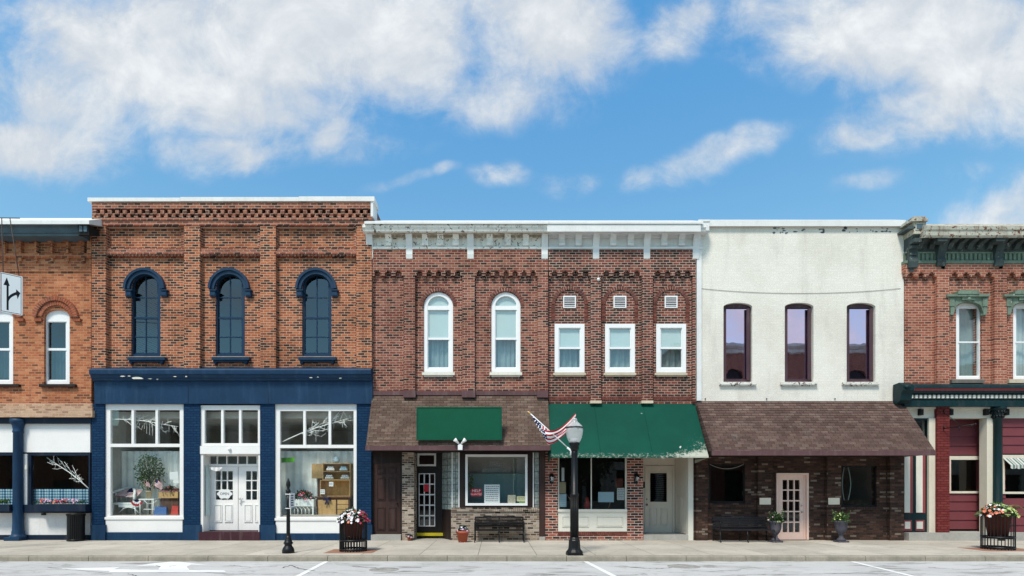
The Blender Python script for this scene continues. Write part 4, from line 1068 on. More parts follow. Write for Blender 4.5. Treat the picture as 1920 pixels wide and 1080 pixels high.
    def slab(mb, s0, s1, z0, z1, d0, d1):
        pts = [(xa + tx * s_ + nx * d_, ya + ty * s_ + ny * d_) for s_, d_ in ((s0, d0), (s1, d0), (s1, d1), (s0, d1))]
        vs = [(a_, b_, z0) for a_, b_ in pts] + [(a_, b_, z1) for a_, b_ in pts]
        mb.add(vs, [(3, 2, 1, 0), (4, 5, 6, 7), (0, 1, 5, 4), (1, 2, 6, 5), (2, 3, 7, 6), (3, 0, 4, 7)])
    zs, ztp = .3, Z(846)
    slab(m, 0, ln, zs, ztp, -.05, 0)
    pn = m.build('side_panel', 'cream_door', T)
    m = MB()
    def rp(s0, s1, z0, z1, t=.03, dd=.012):
        slab(m, s0, s1, z0, z0 + t, .0, dd); slab(m, s0, s1, z1 - t, z1, 0, dd); slab(m, s0, s0 + t, z0 + t, z1 - t, 0, dd); slab(m, s1 - t, s1, z0 + t, z1 - t, 0, dd)
    rp(.08, ln - .08, 1.55, ztp - .12); rp(.08, ln * .5 - .03, .42, 1.42); rp(ln * .5 + .03, ln - .08, .42, 1.42)
    m.build('side_moulding', 'cream_door', pn)
    MB().pb(1290.5, 1300, 846, 1014, -.03, .2).build('post', 'cream_panel', T)
    MB().pb(1300.2, 1304.6, 846, 1014, .0, .3).build('wall_edge', 'brick_rustic', T)
    st = MB(); st.box(X(1206.2), X(1290), -.03, y + .1, .1, Z(1003)); st.build('door_step', 'step_stone', T)
    MB().pb(1206, 1300, 838, 846, .06, y).build('porch_ceiling', 'cream_door', T)
    MB().ball((X(1243, .4), .4, Z(857, .4)), .085, sz=.8).build('porch_light', 'lantern_glass', T)
    k = MB(); k.box(X(1046), X(1176), .15, .9, .13, Z(960, 0)); k.build('display_floor', 'wood_dark', T)
    return T


def building_e():
    T = thing('painted_building', 'white painted brick building with purple windows and a maroon shingled canopy', 'building', (X(1500), 0, .12))
    wins = [1383.5, 1498.5, 1614.5]
    holes = [arch_pts(c, 27, 567.5, 716, 8) for c in wins]
    wall(T, 'wall', 'brick_white', 1305, 1695, 424, 762, holes)
    shell(T, 1305, 1695, 416, 790, 'brick_white')
    MB().prof([(-.10, Z(412.5, -.1)), (.36, Z(412, .36)), (.36, Z(426, .36)), (-.10, Z(424, -.1))], X(1319), X(1694)).build('coping', 'white_cap', T)
    d = MB(); d.pb(1306.5, 1315.5, 432, 751, -.10, -.005); d.build('downspout', 'white_grey', T)
    d = MB(); d.pb(1312, 1330, 412, 432, -.32, -.0); d.pb(1310, 1332, 411.5, 415, -.34, -.0); d.build('conductor_head', 'white_grey', T)
    c = MB()
    for i in range(44):
        cx = rnd.choice([rnd.uniform(1448, 1512), rnd.uniform(1448, 1512), rnd.uniform(1632, 1672), rnd.uniform(1535, 1545), rnd.uniform(1575, 1610)]); cy = rnd.uniform(427, 438) if cx < 1520 else rnd.uniform(426, 436)
        n = 7; rx = rnd.uniform(1.0, 4.6); ry = rnd.uniform(.7, 2.6)
        c.prism([[(X(cx + rx * rnd.uniform(.5, 1.1) * math.cos(6.283 * q / n)), Z(cy + ry * rnd.uniform(.5, 1.1) * math.sin(6.283 * q / n))) for q in range(n)]], -.0035, 0)
    c.build('peeled_patch', 'ink', T)
    for c in wins:
        w = sash_window(T, c, 26.8, 567.7, 716, 8, 3.2, 'purple_trim', 'glass_purple', .10, 730, solid_head=577, bar=.1, curt=(560, 'curtain_lav', 5))
        MB().pprism([arch_pts(c, 23.6, 570, 579, 7)], .14, .18).build('arch_panel', 'purple_trim', w)
        MB().pb(c + 17, c + 22.5, 578, 713, .06, .105).build('inner_jamb', 'purple_trim', w)
        s = MB(); s.pb(c - 33.5, c + 35, 716.3, 721, -.09, .12); s.pb(c - 31, c + 32, 721, 724, -.05, 0); s.build('sill', 'sill_peel', T)
    cb = MB(); cb.tube([(X(1312 + 376 * t), -.012, Z(541 + 9.5 * 4 * t * (1 - t) + .2 * math.sin(9 * t))) for t in [i / 24 for i in range(25)]], .0045, 6); cb.build('cable', 'black_flat', T)
    an = MB()
    for px in (1322, 1437, 1565, 1676): an.ball((X(px), -.02, Z(748)), .02)
    an.build('anchor_bolt', 'black_flat', T)
    mansard(T, 1305.5, 1691, 752, 845, 1.28, 'maroon_shingle', 'maroon_trim', 9)
    # dark brick front
    hs = [rect(1329, 1397.5, 870, 943.5), rect(1578, 1644, 873, 950), rect(1456, 1516.5, 887, 1013)]
    MB().pprism([rect(1305.4, 1695, 790, 1014)] + [list(reversed(h)) for h in hs], .06, .3).build('shop_wall', 'brick_rustic', T)
    for a, b in ((1305.4, 1327), (1422, 1448.5), (1551, 1577), (1669, 1695)): MB().pb(a, b, 848, 1014, -.09, .06).build('brick_pier', 'brick_rustic', T)
    for (a, b, p, q) in ((1329, 1397.5, 870, 943.5), (1578, 1644, 873, 950)):
        framed(T, 'shop_window', 'black_flat', (a, b, p, q), [(a + 3, b - 3, p + 3, q - 3.5)], .10, .18, 'glass_dark')
    so_ = MB()
    for i in range(16): a = 1326 + 75 * i / 16; so_.pb(a + .3, a + 4.3, 944, 952, .03 - .006 * rnd.random(), .07)
    so_.build('brick_sill', 'brick_rustic', T); so_ = MB()
    for i in range(16): a = 1574 + 72 * i / 16; so_.pb(a + .3, a + 4.1, 950.5, 957, .03 - .006 * rnd.random(), .07)
    so_.build('brick_sill', 'brick_rustic', T)
    fr = MB(); ring(fr, rect(1456, 1516.5, 887, 1013.5), list(reversed(rect(1460, 1513, 891, 1012))), .02, .18); fr = fr.build('door_frame', 'pink', T)
    g = grid_rects(1467.5, 1499.5, 900, 998, 3, 5, 2.4)
    d = framed(T, 'door', 'pink', (1460.2, 1506.5, 891.2, 1011.5), g, .08, .13, 'glass_dark')
    MB().pb(1506.7, 1512.8, 891.2, 1011.5, .10, .14).build('side_post', 'pink', T)
    h = MB(); h.ball((X(1502.5, .08), .03, Z(960, .08)), .03); h.ball((X(1502.5, .08), .05, Z(948, .08)), .022); h.build('handle', 'chrome', d)
    MB().box(X(1456), X(1518), -.05, .2, .1, .135).build('door_sill', 'grey_sill', T)
    for a in (1424.5, 1553.5): MB().pb(a, a + 21, 933.5, 946, -.105, -.09).build('wall_plaque', 'plaque_cream', T)
    bc = MB(); bc.tube([(X(1330 + 65 * t, .03), .03, Z(870 + 9 * 4 * t * (1 - t), .03)) for t in [i / 12 for i in range(13)]], .008, 5); bc.build('swag', 'step_stone', T)
    for (px, amp) in ((1583, -4), (1590, 5)):
        sw = MB(); sw.tube([(X(px + amp * math.sin(math.pi * t), .05), .05, Z(876 + 62 * t, .05)) for t in [i / 10 for i in range(11)]], .012, 5); sw.build('ribbon', 'ribbon_green', T)
    return T


def building_f():
    T = thing('brick_building', 'red brick building with green bracketed cornice above a maroon shop front', 'building', (X(1860), 0, .12))
    wins = [1816.5, 1923.5, 2030.5, 2137.5]
    holes = [arch_pts(c, 24, 566.5, 711, 11) for c in wins]
    wall(T, 'wall', 'brick_f', 1695, 2230, 436, 745, holes)
    shell(T, 1695, 2230, 432, 775, 'brick_f')
    pil = [(1757, 1780), (1865, 1888), (1972, 1995), (2079, 2102), (2186, 2209)]
    for a, b in pil: MB().pb(a, b, 510, 722, -.13, 0).build('pilaster', 'brick_f', T)
    MB().pb(1696, 2230, 494, 510, -.13, 0).build('brick_frieze', 'brick_f', T)
    for a, b in [(1698, 1757)] + [(pil[i][1], pil[i + 1][0]) for i in range(4)]: k = MB(); corbels(k, a, b, 510, 20.4, -.128, 9); k.build('brick_corbel', 'brick_f', T)
    z = Z; ov = .62
    MB().prof([(0, z(440, -.3)), (-ov + .04, z(444.5, -ov)), (-ov + .02, z(443, -ov)), (-ov, z(441, -ov)), (-ov, z(433.5, -ov)), (-ov - .03, z(431, -ov)), (-ov - .04, z(425, -ov)), (-ov, z(423.5, -ov)), (.36, z(420, .36)), (.36, z(440, .36))], X(1736.5, -ov), X(2230, -ov)).build('cornice_fascia', 'rust_cream', T)
    MB().prof([(0, z(440.5, -.3)), (-.30, z(443, -.45)), (-.16, z(458, -.16)), (-.12, z(471, -.12)), (-.09, z(473, -.09)), (0, z(473))], X(1700), X(2230)).build('cornice_soffit', 'green_cornice', T)
    fz = MB(); fz.pb(1697, 2230, 473.3, 488, -.08, 0); fz.pb(1697, 2230, 488, 493.5, -.16, 0); fz.pb(1697, 2230, 472, 475, -.12, -.08)
    px = 1712.0
    while px < 2228:
        fz.pb(px, px + 4.6, 475.2, 487.5, -.125, -.08); px += 8.2
    fz.build('cornice_frieze', 'green_white_rust', T)
    for p in (1768, 1876.5, 1983.5, 2090.5, 2197.5):
        b = MB(); bracket(b, p, 15, 443, 503, -.52, -.2); b.pb(p - 6, p + 6, 486, 498, -.17, 0); b.pb(p - 3.5, p + 3.5, 498, 504, -.13, 0); b.pb(p - 8.5, p + 8.5, 446, 452, -.55, -.3); b.build('bracket', 'green_cornice', T)
    for g0, g1 in ((1717, 1762), (1776, 1870), (1884, 1977), (1991, 2084), (2098, 2191)):
        n = max(2, round((g1 - g0) / 19))
        for i in range(n):
            c = g0 + (i + .5) * (g1 - g0) / n
            b = MB(); b.prof([(-.05, z(443, -.4)), (-.5, z(444, -.5)), (-.49, z(449, -.48)), (-.30, z(456, -.3)), (-.2, z(467, -.2)), (-.05, z(472))], X(c - 4.4, -.3), X(c + 4.4, -.3)); b.build('modillion', 'green_cornice', T)
    # corner pedestal with its cap, and the console under it
    b = MB(); b.pb(1714, 1736, 414, 438, -.44, .25); b.pb(1709, 1741, 409, 414, -.52, .3); b.pb(1713, 1736, 405.5, 409, -.44, .3); b.pb(1717, 1733, 417.5, 431, -.46, -.43)
    b.build('corner_pedestal', 'rust_cream', T)
    MB().pb(1719, 1731, 420, 429, -.468, -.455).build('pedestal_panel', 'slate_metal', T)
    b = MB(); bracket(b, 1713, 17, 438.4, 506, -.42, -.2); b.pb(1706, 1717, 488, 500, -.19, 0); b.pb(1715, 1729, 446, 453, -.44, -.2); b.pb(1705, 1713, 500, 509, -.15, 0); b.pb(1709, 1722, 460, 465, -.30, -.1); b.pb(1707, 1719, 474, 478, -.24, -.1); b.build('corner_console', 'green_cornice', T)
    for c in wins:
        h = MB(); zz = Z
        out = [(c - 34, 588), (c - 37, 556), (c - 22, 549), (c + 22, 549), (c + 37, 556), (c + 34, 588), (c + 28, 588), (c + 24.5, 577)]
        for i in range(11): t = math.pi * i / 10; out.append((c + 24.5 * math.cos(t), 577 - 11 * math.sin(t)))
        out += [(c - 24.5, 577), (c - 28, 588)]
        h.pprism([out], -.12, 0)
        h.pb(c - 40, c + 40, 551.5, 555.5, -.20, 0); h.pb(c - 20, c + 20, 545.5, 551, -.22, 0); h.pb(c - 17, c + 17, 543.8, 546, -.18, 0)
        h.pb(c - 12, c + 12, 556, 562, -.16, -.1); h.ball((X(c, -.15), -.14, Z(561, -.15)), .07)
        for sg in (-1, 1): h.pb(c + sg * 31 - 4.5, c + sg * 31 + 4.5, 559, 574, -.15, -.1); h.pb(c + sg * 31 - 3, c + sg * 31 + 3, 574, 590, -.13, 0)
        h.build('window_hood', 'green_white_rust', T)
        w = sash_window(T, c, 23.8, 567, 711, 11, 4, 'white_vinyl', 'glass_up', .06, 641.5, solid_head=577, bar=1.3, blind=None, curt=(560, 'curtain_pale', 2) if c > 1900 else (560, 'curtain_teal', 2))
        MB().pprism([arch_pts(c, 19.8, 569.5, 576.5, 8)], .09, .13).build('arch_panel', 'white_vinyl', w)
        MB().pb(c - 31, c + 30, 711.3, 718, -.10, .1).build('sill', 'grey_sill' if c < 1900 else 'sill_tan', T)
    # shop cornice
    MB().prof([(0, z(719)), (-.34, z(722, -.34)), (-.36, z(727, -.36)), (-.30, z(727.3, -.3)), (0, z(727.3))], X(1700, -.3), X(2230)).build('shop_cornice', 'green_dark', T)
    MB().prof([(0, z(727.5)), (-.31, z(727.5, -.31)), (-.29, z(732.5, -.29)), (0, z(732.5))], X(1700, -.3), X(2230)).build('cornice_stripe', 'maroon_stripe', T)
    MB().prof([(0, z(732.8)), (-.29, z(732.8, -.29)), (-.27, z(737, -.27)), (-.16, z(737.2, -.16)), (-.14, z(750, -.14)), (-.22, z(752, -.22)), (-.22, z(762, -.22)), (0, z(763))], X(1700, -.3), X(2230)).build('shop_frieze', 'green_dark', T)
    dt = MB(); px = 1708.0
    while px < 2228: dt.pb(px, px + 4.7, 740.5, 746.5, -.205, -.14); px += 8.35
    dt.build('dentil', 'cream_panel', T)
    b = MB(); zc = Z(726, -.4); b.prof([(-.05, Z(719, -.3)), (-.3, Z(717.5, -.3)), (-.46, Z(722, -.46)), (-.47, Z(731, -.47)), (-.40, Z(737, -.4)), (-.36, Z(750, -.36)), (-.22, Z(757, -.22)), (-.05, Z(758))], X(1690, -.4), X(1711, -.4)); b.ball((X(1701, -.46), -.44, Z(725.5, -.46)), .10, sz=.7)
    b.build('scroll_block', 'green_dark', T)
    # ground floor
    MB().pb(1696, 2230, 762, 784, .06, .3).build('beam', 'cream', T)
    MB().pb(1696, 2230, 763.3, 766.5, .0, .06).build('beam_moulding', 'cream_panel', T)
    for p in (1729, 1785, 1852, 1890, 1966): MB().pb(p - 3, p + 3, 766.7, 778, -.06, .06).build('beam_bracket', 'black_flat', T)
    MB().pb(1757, 1780.5, 763, 1010, -.05, .35).build('brick_pier', 'brick_redpaint', T)
    MB().pb(1742, 1756.6, 784, 1010, .02, .3).build('post', 'cream', T)
    # double door in cream, maroon and green
    framed(T, 'transom_window', 'green_dark', (1695.5, 1741.8, 784.3, 852), [(1699, 1739, 788, 848)], .08, .2, 'glass_dark')
    d = MB(); d.pb(1695.5, 1741.8, 852.3, 1009, .10, .18); door = d.build('door', 'green_dark', T)
    for (a, b) in ((1696, 1706.5), (1718, 1730)):
        MB().pb(a - 0, b + 5, 854, 962, .085, .10).build('door_moulding', 'maroon_stripe', door); MB().pb(a, b, 854, 961, .07, .085).build('door_panel', 'cream_panel', door)
        MB().pb(a - 1, b + 3.5, 975, 995, .085, .10).build('door_moulding', 'maroon_stripe', door); MB().pb(a + 1, b + .5, 978, 991.5, .07, .085).build('door_panel', 'cream_panel', door)
    # clapboard bays
    y = .55
    def bay(a, b, y, w0, w1, wy0, wy1, pyb):
        s = MB(); z1, z0 = Z(784, y), Z(pyb, y); n = round((z1 - z0) / L(17, y)); st = (z1 - z0) / n
        for i in range(n):
            za, zb2 = z0 + i * st, z0 + (i + 1) * st
            top, bot = Z(wy0, y), Z(wy1, y)
            spans = [(X(a, y), X(b, y))] if zb2 <= bot + .05 or za >= top - .05 else [(X(a, y), X(w0, y)), (X(w1, y), X(b, y))]
            for q0, q1 in spans:
                if q1 - q0 > .01: s.prof([(y, za), (y - .035, za), (y - .008, zb2 - .003), (y, zb2 - .003)], q0, q1)
        s.build('clapboard', 'siding', T)
        framed(T, 'shop_window', 'cream', (w0 - 5, w1 + 6, wy0 - 7, wy1 + 4), [(w0, w1, wy0, wy1)], y - .06, y + .03, 'glass_dark', y - .01)
    bay(1779, 1862, y, 1783, 1844, 862, 921, 992)
    bay(1874, 1975, .12, 1884, 1972, 860, 922, 1001); bay(1985, 2085, .12, 1992, 2080, 860, 922, 1001); bay(2095, 2230, .12, 2100, 2190, 860, 922, 1001)
    k = MB(); k.pb(1850.5, 1862, 784.3, 1010, .03, .30); k.build('post', 'cream', T)
    MB().box(X(1862), X(1862) + .04, .3, y + .05, .3, Z(784)).build('bay_return', 'siding', T)
    for cx in (1870.5, 1980, 2090):
        yc = -.02; s = L(1, yc); H = Z(764, yc) - .12
        c = MB(); c.lathe([(11 * s, 0), (11 * s, .12), (9 * s, .15), (8.6 * s, .25), (7.6 * s, .30), (7.2 * s, H * .5), (6.8 * s, H - .36), (7.8 * s, H - .35), (7.8 * s, H - .32), (7.2 * s, H - .30), (9 * s, H - .18), (12 * s, H - .06), (13 * s, H - .05), (13 * s, H)], (X(cx, yc), yc, .12), 18)
        col = c.build('column', 'green_dark', T)
        lf = MB()
        for i in range(26): a = 6.283 * i / 13; zz = H - (.28 if i < 13 else .15); rr = (8.5 if i < 13 else 10.5) * s; lf.ball((X(cx, yc) + rr * math.cos(a + i // 13 * .24), yc + rr * math.sin(a + i // 13 * .24), .12 + zz), .034, seg=6, rings=4, sz=1.5)
        lf.build('capital_leaf', 'black_metal', col)
    aw = MB(); x0, x1 = X(1884, 0), X(1975, 0); za, zb2 = Z(859), Z(872, -.15)
    aw.grid(lambda u, v: (x0 + (x1 - x0) * u, .06 - .25 * v, za + (zb2 - za) * v), 20, 2); aw.grid(lambda u, v: (x0 + (x1 - x0) * u, -.19, zb2 - (.09 + .03 * abs(math.sin(u * 26))) * v), 60, 1)
    aw.build('striped_awning', 'striped', T)
    st = MB(); st.box(X(1697), X(2230), -.16, y + .2, .1, Z(999, -.16)); st.build('stone_step', 'step_stone', T)
    # wrought iron sign arm
    ia = MB(); yb = -.09
    P = lambda a, b, q=yb: (X(a, q), q, Z(b, q))
    ia.tube([P(1770, 768), P(1770, 776)], .016, 6); ia.tube([P(1770, 797), P(1770, 805)], .016, 6)
    ia.tube([P(1770, 774), P(1785, 785, -.3), P(1801, 798, -.5)], .010, 6); ia.tube([P(1770, 803), P(1790, 801, -.3), P(1830, 795, -.85)], .014, 6)
    ia.tube([P(1799, 800, -.47), P(1799, 808, -.47)], .01, 6); ia.tube([P(1822, 796, -.75), P(1822, 802, -.75)], .01, 6); ia.ball(P(1829, 795, -.84), .03)
    ia.build('iron_sign_arm', 'black_metal', T)
    return T


for fn_ in (building_a, building_b, building_c, building_d, building_e, building_f): fn_()


# ------------------------------------------------------------------ the far side of the street (behind the photographer; seen only in the glass)
def far_building(name, label, cat, x0, x1, h, mat, storeys, nwin, arched=False, yf=-32.0):
    T = thing(name, label, cat, ((x0 + x1) / 2, yf, .12))
    w = (x1 - x0) / nwin; holes = []; sh = (h - 1.4) / storeys
    for j in range(storeys):
        for i in range(nwin):
            cx = x0 + (i + .5) * w; hw = w * .24; zb = .9 + j * sh if j else .7; zt = zb + sh * .62
            if arched and j == storeys - 1:
                p = [(cx - hw, zb), (cx + hw, zb)] + [(cx + hw * math.cos(math.pi * q / 10), zt - hw + hw * math.sin(math.pi * q / 10)) for q in range(11)]
            else: p = [(cx - hw, zb), (cx + hw, zb), (cx + hw, zt), (cx - hw, zt)]
            holes.append(p)
    MB().prism([[(x0, 0), (x1, 0), (x1, h), (x0, h)]] + [list(reversed(p)) for p in holes], yf - .35, yf).build('wall', mat, T)
    b = MB(); b.box(x0, x0 + .3, yf - 9, yf - .36, 0, h - .1); b.box(x1 - .3, x1, yf - 9, yf - .36, 0, h - .1); b.box(x0 + .3, x1 - .3, yf - 9, yf - 8.7, 0, h - .1); b.build('side_wall', mat, T)
    MB().box(x0 + .3, x1 - .3, yf - 8.7, yf - .36, h - .6, h - .4).build('roof', 'roof', T)
    c = MB(); c.prof([(yf, h - .75), (yf + .15, h - .7), (yf + .2, h - .45), (yf + .5, h - .2), (yf + .5, h), (yf - .35, h + .05), (yf - .35, h + .001), (yf, h + .001)], x0 - .2, x1 + .2); c.build('cornice', 'stone_far' if 'brick' in mat else mat, T)
    for p in holes:
        xs = [q[0] for q in p]; zs = [q[1] for q in p]
        f = MB(); f.box(min(xs) - .05, max(xs) + .05, yf - .30, yf - .22, min(zs) - .05, max(zs) + .05); f.build('window', 'black_flat', T)
    return T
far_building('stone_building', 'grey ashlar building with dark windows across the street behind the photographer', 'building', -33, -12, 9.4, 'stone_far', 2, 6)
far_building('courthouse', 'tall red brick courthouse with arched top windows across the street', 'building', 15.5, 33.5, 14.4, 'brick_far', 3, 5, True)
far_building('grey_building', 'grey corner building beyond the courthouse across the street', 'building', 33.8, 56, 12.6, 'stone_far', 3, 5)
far_building('filler_shop', 'unseen low brick shop added beside the grey ashlar building to darken window reflections', 'building', -11.6, 1.5, 6.4, 'brick_far', 1, 4)  # added to hide the horizon from the shop glass
far_building('filler_shop', 'unseen low grey shop added to fill the bright gap before the courthouse in reflections', 'building', 1.8, 15.2, 5.8, 'stone_far', 1, 5)  # gap filler, added so the panes reflect no bright sky
far_building('filler_house', 'unseen dark brick house added behind the two big trees to block the bright horizon', 'building', -62, -33.4, 7.5, 'brick_far', 2, 7, False, -34.0)  # added behind the trees to block bright sky from reflections


def tree(label, x, y, h, r, seed, group=None):
    rr = random.Random(seed); T = thing('street_tree', label, 'tree', (x, y, .12), group)
    t = MB(); t.tube([(x, y, .1), (x + .1, y, h * .25), (x - .05, y + .1, h * .5), (x, y, h * .85)], .22, 9, r2=.05)
    tips = []
    for i in range(9):
        a = rr.uniform(0, 6.28); z0 = h * rr.uniform(.28, .6); e = Vector((x + math.cos(a) * r * .8, y + math.sin(a) * r * .8, z0 + h * rr.uniform(.12, .3)))
        t.tube([(x, y, z0), ((x + e.x) / 2, (y + e.y) / 2, z0 + (e.z - z0) * .35), e], .09, 6, r2=.02); tips.append(e)
    t.build('trunk', 'bark', T)
    c = MB(); cl = tips + [Vector((x + rr.uniform(-r, r) * .7, y + rr.uniform(-r, r) * .7, h * rr.uniform(.5, .97))) for _ in range(16)]
    for e in cl:
        for _ in range(120):
            q = e + Vector((rr.gauss(0, 1), rr.gauss(0, 1), rr.gauss(0, .8))) * r * .27
            c.leafq(q, (rr.uniform(-1, 1), rr.uniform(-1, 1), rr.uniform(-1, .4)), rr.uniform(.2, .36), rr.uniform(.06, .11))
    c.build('crown', 'leaf_dark', T)
tree('broad dark green tree at the far end across the street', -38.5, -28, 9.5, 3.4, 3); tree('taller green tree beside the grey ashlar building across the street', -44.5, -29, 11, 3.8, 5)
tree('young green tree in front of the low brick shop across the street', 6.5, -27, 6.5, 2.1, 9)


# ------------------------------------------------------------------ lane sign hung from a mast arm that stands outside the frame
def lane_sign():
    y = -4.0; px0, px1 = 1.0, 42.0
    T = thing('traffic_sign', 'white lane control sign with a straight and a right arrow hanging at the left edge', 'traffic sign', (X(-190, y), y, .0))
    zt = Z(409, y)
    m = MB(); m.lathe([(.17, 0), (.17, .3), (.10, .36), (.07, zt + .4)], (X(-190, y), y, .0), 14); m.build('mast', 'black_flat', T)
    MB().tube([(X(-190, y), y, zt + .1), (X(-90, y), y, zt + .02), (X(37, y), y, zt)], .011, 6).build('mast_arm', 'slate_metal', T)
    r = MB(); a = Vector((X(2, y), y, 0)); dy = .29
    def P(u, v, d=0.0):                                    # u across, v down, both 0..1; the right side stands farther away
        yy = y + dy * u; tp = Z(510, y) ; bt = Z(584.5, y)
        return (X(2, y) + (X(42.5, y + dy) - X(2, y)) * u - d * .5, yy - d, tp + (bt - tp) * v)
    def plate(mb, pts, d0, d1, mi=0):
        n = len(pts); vs = [P(u, v, d1) for u, v in pts] + [P(u, v, d0) for u, v in pts]
        tr = tessellate_polygon([[Vector((u, v, 0)) for u, v in pts]])
        fs = [t for t in tr] + [tuple(q + n for q in t) for t in tr] + [(i, (i + 1) % n, (i + 1) % n + n, i + n) for i in range(n)]
        mb.add(vs, fs, mi)
    p = MB(); plate(p, [(0, .02), (.02, 0), (.98, 0), (1, .02), (1, .98), (.98, 1), (.02, 1), (0, .98)], 0, .012)
    pn = p.build('sign_panel', 'sign_white', T)
    p = MB()
    e = .03
    for q in ([(e, e * .6), (1 - e, e * .6), (1 - e, e * .6 + .013), (e, e * .6 + .013)], [(e, 1 - e * .6), (1 - e, 1 - e * .6), (1 - e, 1 - e * .6 - .013), (e, 1 - e * .6 - .013)], [(e, .03), (e + .022, .03), (e + .022, .97), (e, .97)], [(1 - e - .022, .03), (1 - e, .03), (1 - e, .97), (1 - e - .022, .97)]): plate(p, q, .012, .0135)
    p.build('sign_border', 'black_metal', pn)
    p = MB()
    plate(p, [(.29, .93), (.29, .31), (.15, .31), (.30, .11), (.43, .31), (.38, .31), (.38, .93)], .012, .0152)
    p.build('straight_arrow', 'black_metal', pn)
    p = MB(); cv = []
    for i in range(9): t = i / 8; cv.append((.335 + .40 * t ** 1.5, .70 - .27 * t ** .62))
    lo = [(u + .045 * (1 - t_), v + .072) for (u, v), t_ in zip(cv, [i / 8 for i in range(9)])]
    plate(p, [(.33, .86)] + cv + [(.74, .36), (.93, .435), (.80, .60), (.775, .52)] + list(reversed(lo)) + [(.385, .86)], .0155, .0168)
    p.build('turn_arrow', 'black_metal', pn)
    for u in (.06, .80):
        q = P(u, 0); q2 = P(u, .5); MB().tube([(q2[0], q2[1] + .02, q2[2]), (q[0], q[1] + .02, q[2]), (q[0], y + .0, zt)], .010, 6).build('hanger_rod', 'brown_door', T)
lane_sign()


# ------------------------------------------------------------------ planting helpers
def mound(T, c, r, h, leaves, flowers, leafm='leaf', droop=.3, seed=1, fr=.034, up=.0):
    rr = random.Random(seed); c = Vector(c)
    def pt(k=1.0):
        a = rr.uniform(0, 6.283); q = math.sqrt(rr.random()); e = math.cos(q * 1.45)
        d = Vector((math.cos(a) * q, math.sin(a) * q, 0)); nn = (d + Vector((0, 0, e + .15))).normalized()
        return c + Vector((d.x * r * k, d.y * r * k, (h * e - droop * h * max(0, q - .75) * 4) * k + up)), nn
    m = MB()
    for _ in range(leaves):
        p, n = pt(rr.uniform(.55, 1.0)); m.leafq(p, n + Vector((rr.uniform(-.8, .8), rr.uniform(-.8, .8), rr.uniform(-.5, .5))), rr.uniform(.05, .11), rr.uniform(.014, .03))
    m.build('foliage', leafm, T)
    for mat, n_, sect, nm in flowers:
        m = MB()
        for _ in range(n_):
            for _t in range(40):
                p, n = pt(rr.uniform(.92, 1.08))
                if sect is None or sect(p - c): break
            m.disc(p, n + Vector((rr.uniform(-.4, .4), rr.uniform(-.7, .1), rr.uniform(-.2, .4))), fr * rr.uniform(.75, 1.2), 5)
        m.build(nm, mat, T)


def basket(label, px, pyb, yc, r, h, flowers, leafm, seed, tall=False, group='planter baskets on the sidewalk'):
    x = X(px, yc); T = thing('planter_basket', label, 'planter', (x, yc, .124), group); z0 = .124
    b = MB(); n = round(r * 90)
    for i in range(n):
        a = 6.283 * i / n; ca, sa = math.cos(a), math.sin(a)
        b.tube([(x + ca * r, yc + sa * r, z0), (x + ca * r, yc + sa * r, z0 + h)], .0125, 4, smooth=False)
    bars = b.build('bar', 'black_metal', T)
    bars.name = 'basket_bars'
    for zz, t in ((.05, .022), (.34 * h, .02), (h - .02, .024)):
        q = MB(); q.lathe([(r - .012, zz - t), (r + .014, zz - t), (r + .014, zz + t), (r - .012, zz + t), (r - .012, zz - t)], (x, yc, z0), 36, cap=False); q.build('hoop', 'black_metal', T)
    q = MB(); q.lathe([(r * .60, h * .36), (r * .84, h * .96), (r * .90, h * .96), (r * .90, h * 1.02), (r * .80, h * 1.02), (r * .78, h * .95), (.01, h * .93)], (x, yc, z0), 26); q.build('pot', 'red_pot', T)
    q = MB(); q.lathe([(r - .02, h * .30), (r - .02, h * .335), (.01, h * .335)], (x, yc, z0), 24); q.build('shelf', 'black_metal', T)
    mound(T, (x, yc, z0 + h * .96), r * 1.22, .26, 520, flowers, leafm, .35, seed, .040)
    if tall:
        m = MB(); rr = random.Random(4)
        for i in range(26):
            a = rr.uniform(-.5, 1.2); l = rr.uniform(.25, .5); p0 = Vector((x + .05, yc - .05, z0 + h + .1))
            pts = [p0 + Vector((l * t * (1.3 if i % 3 else -.7), rr.uniform(-.02, .02) - .1 * t, .30 * t - .26 * t * t * l * 3)) for t in (0, .35, .7, 1)]
            m.tube(pts, .008, 3, r2=.002)
        m.build('grass_blades', 'leaf_brown', T)
    return T


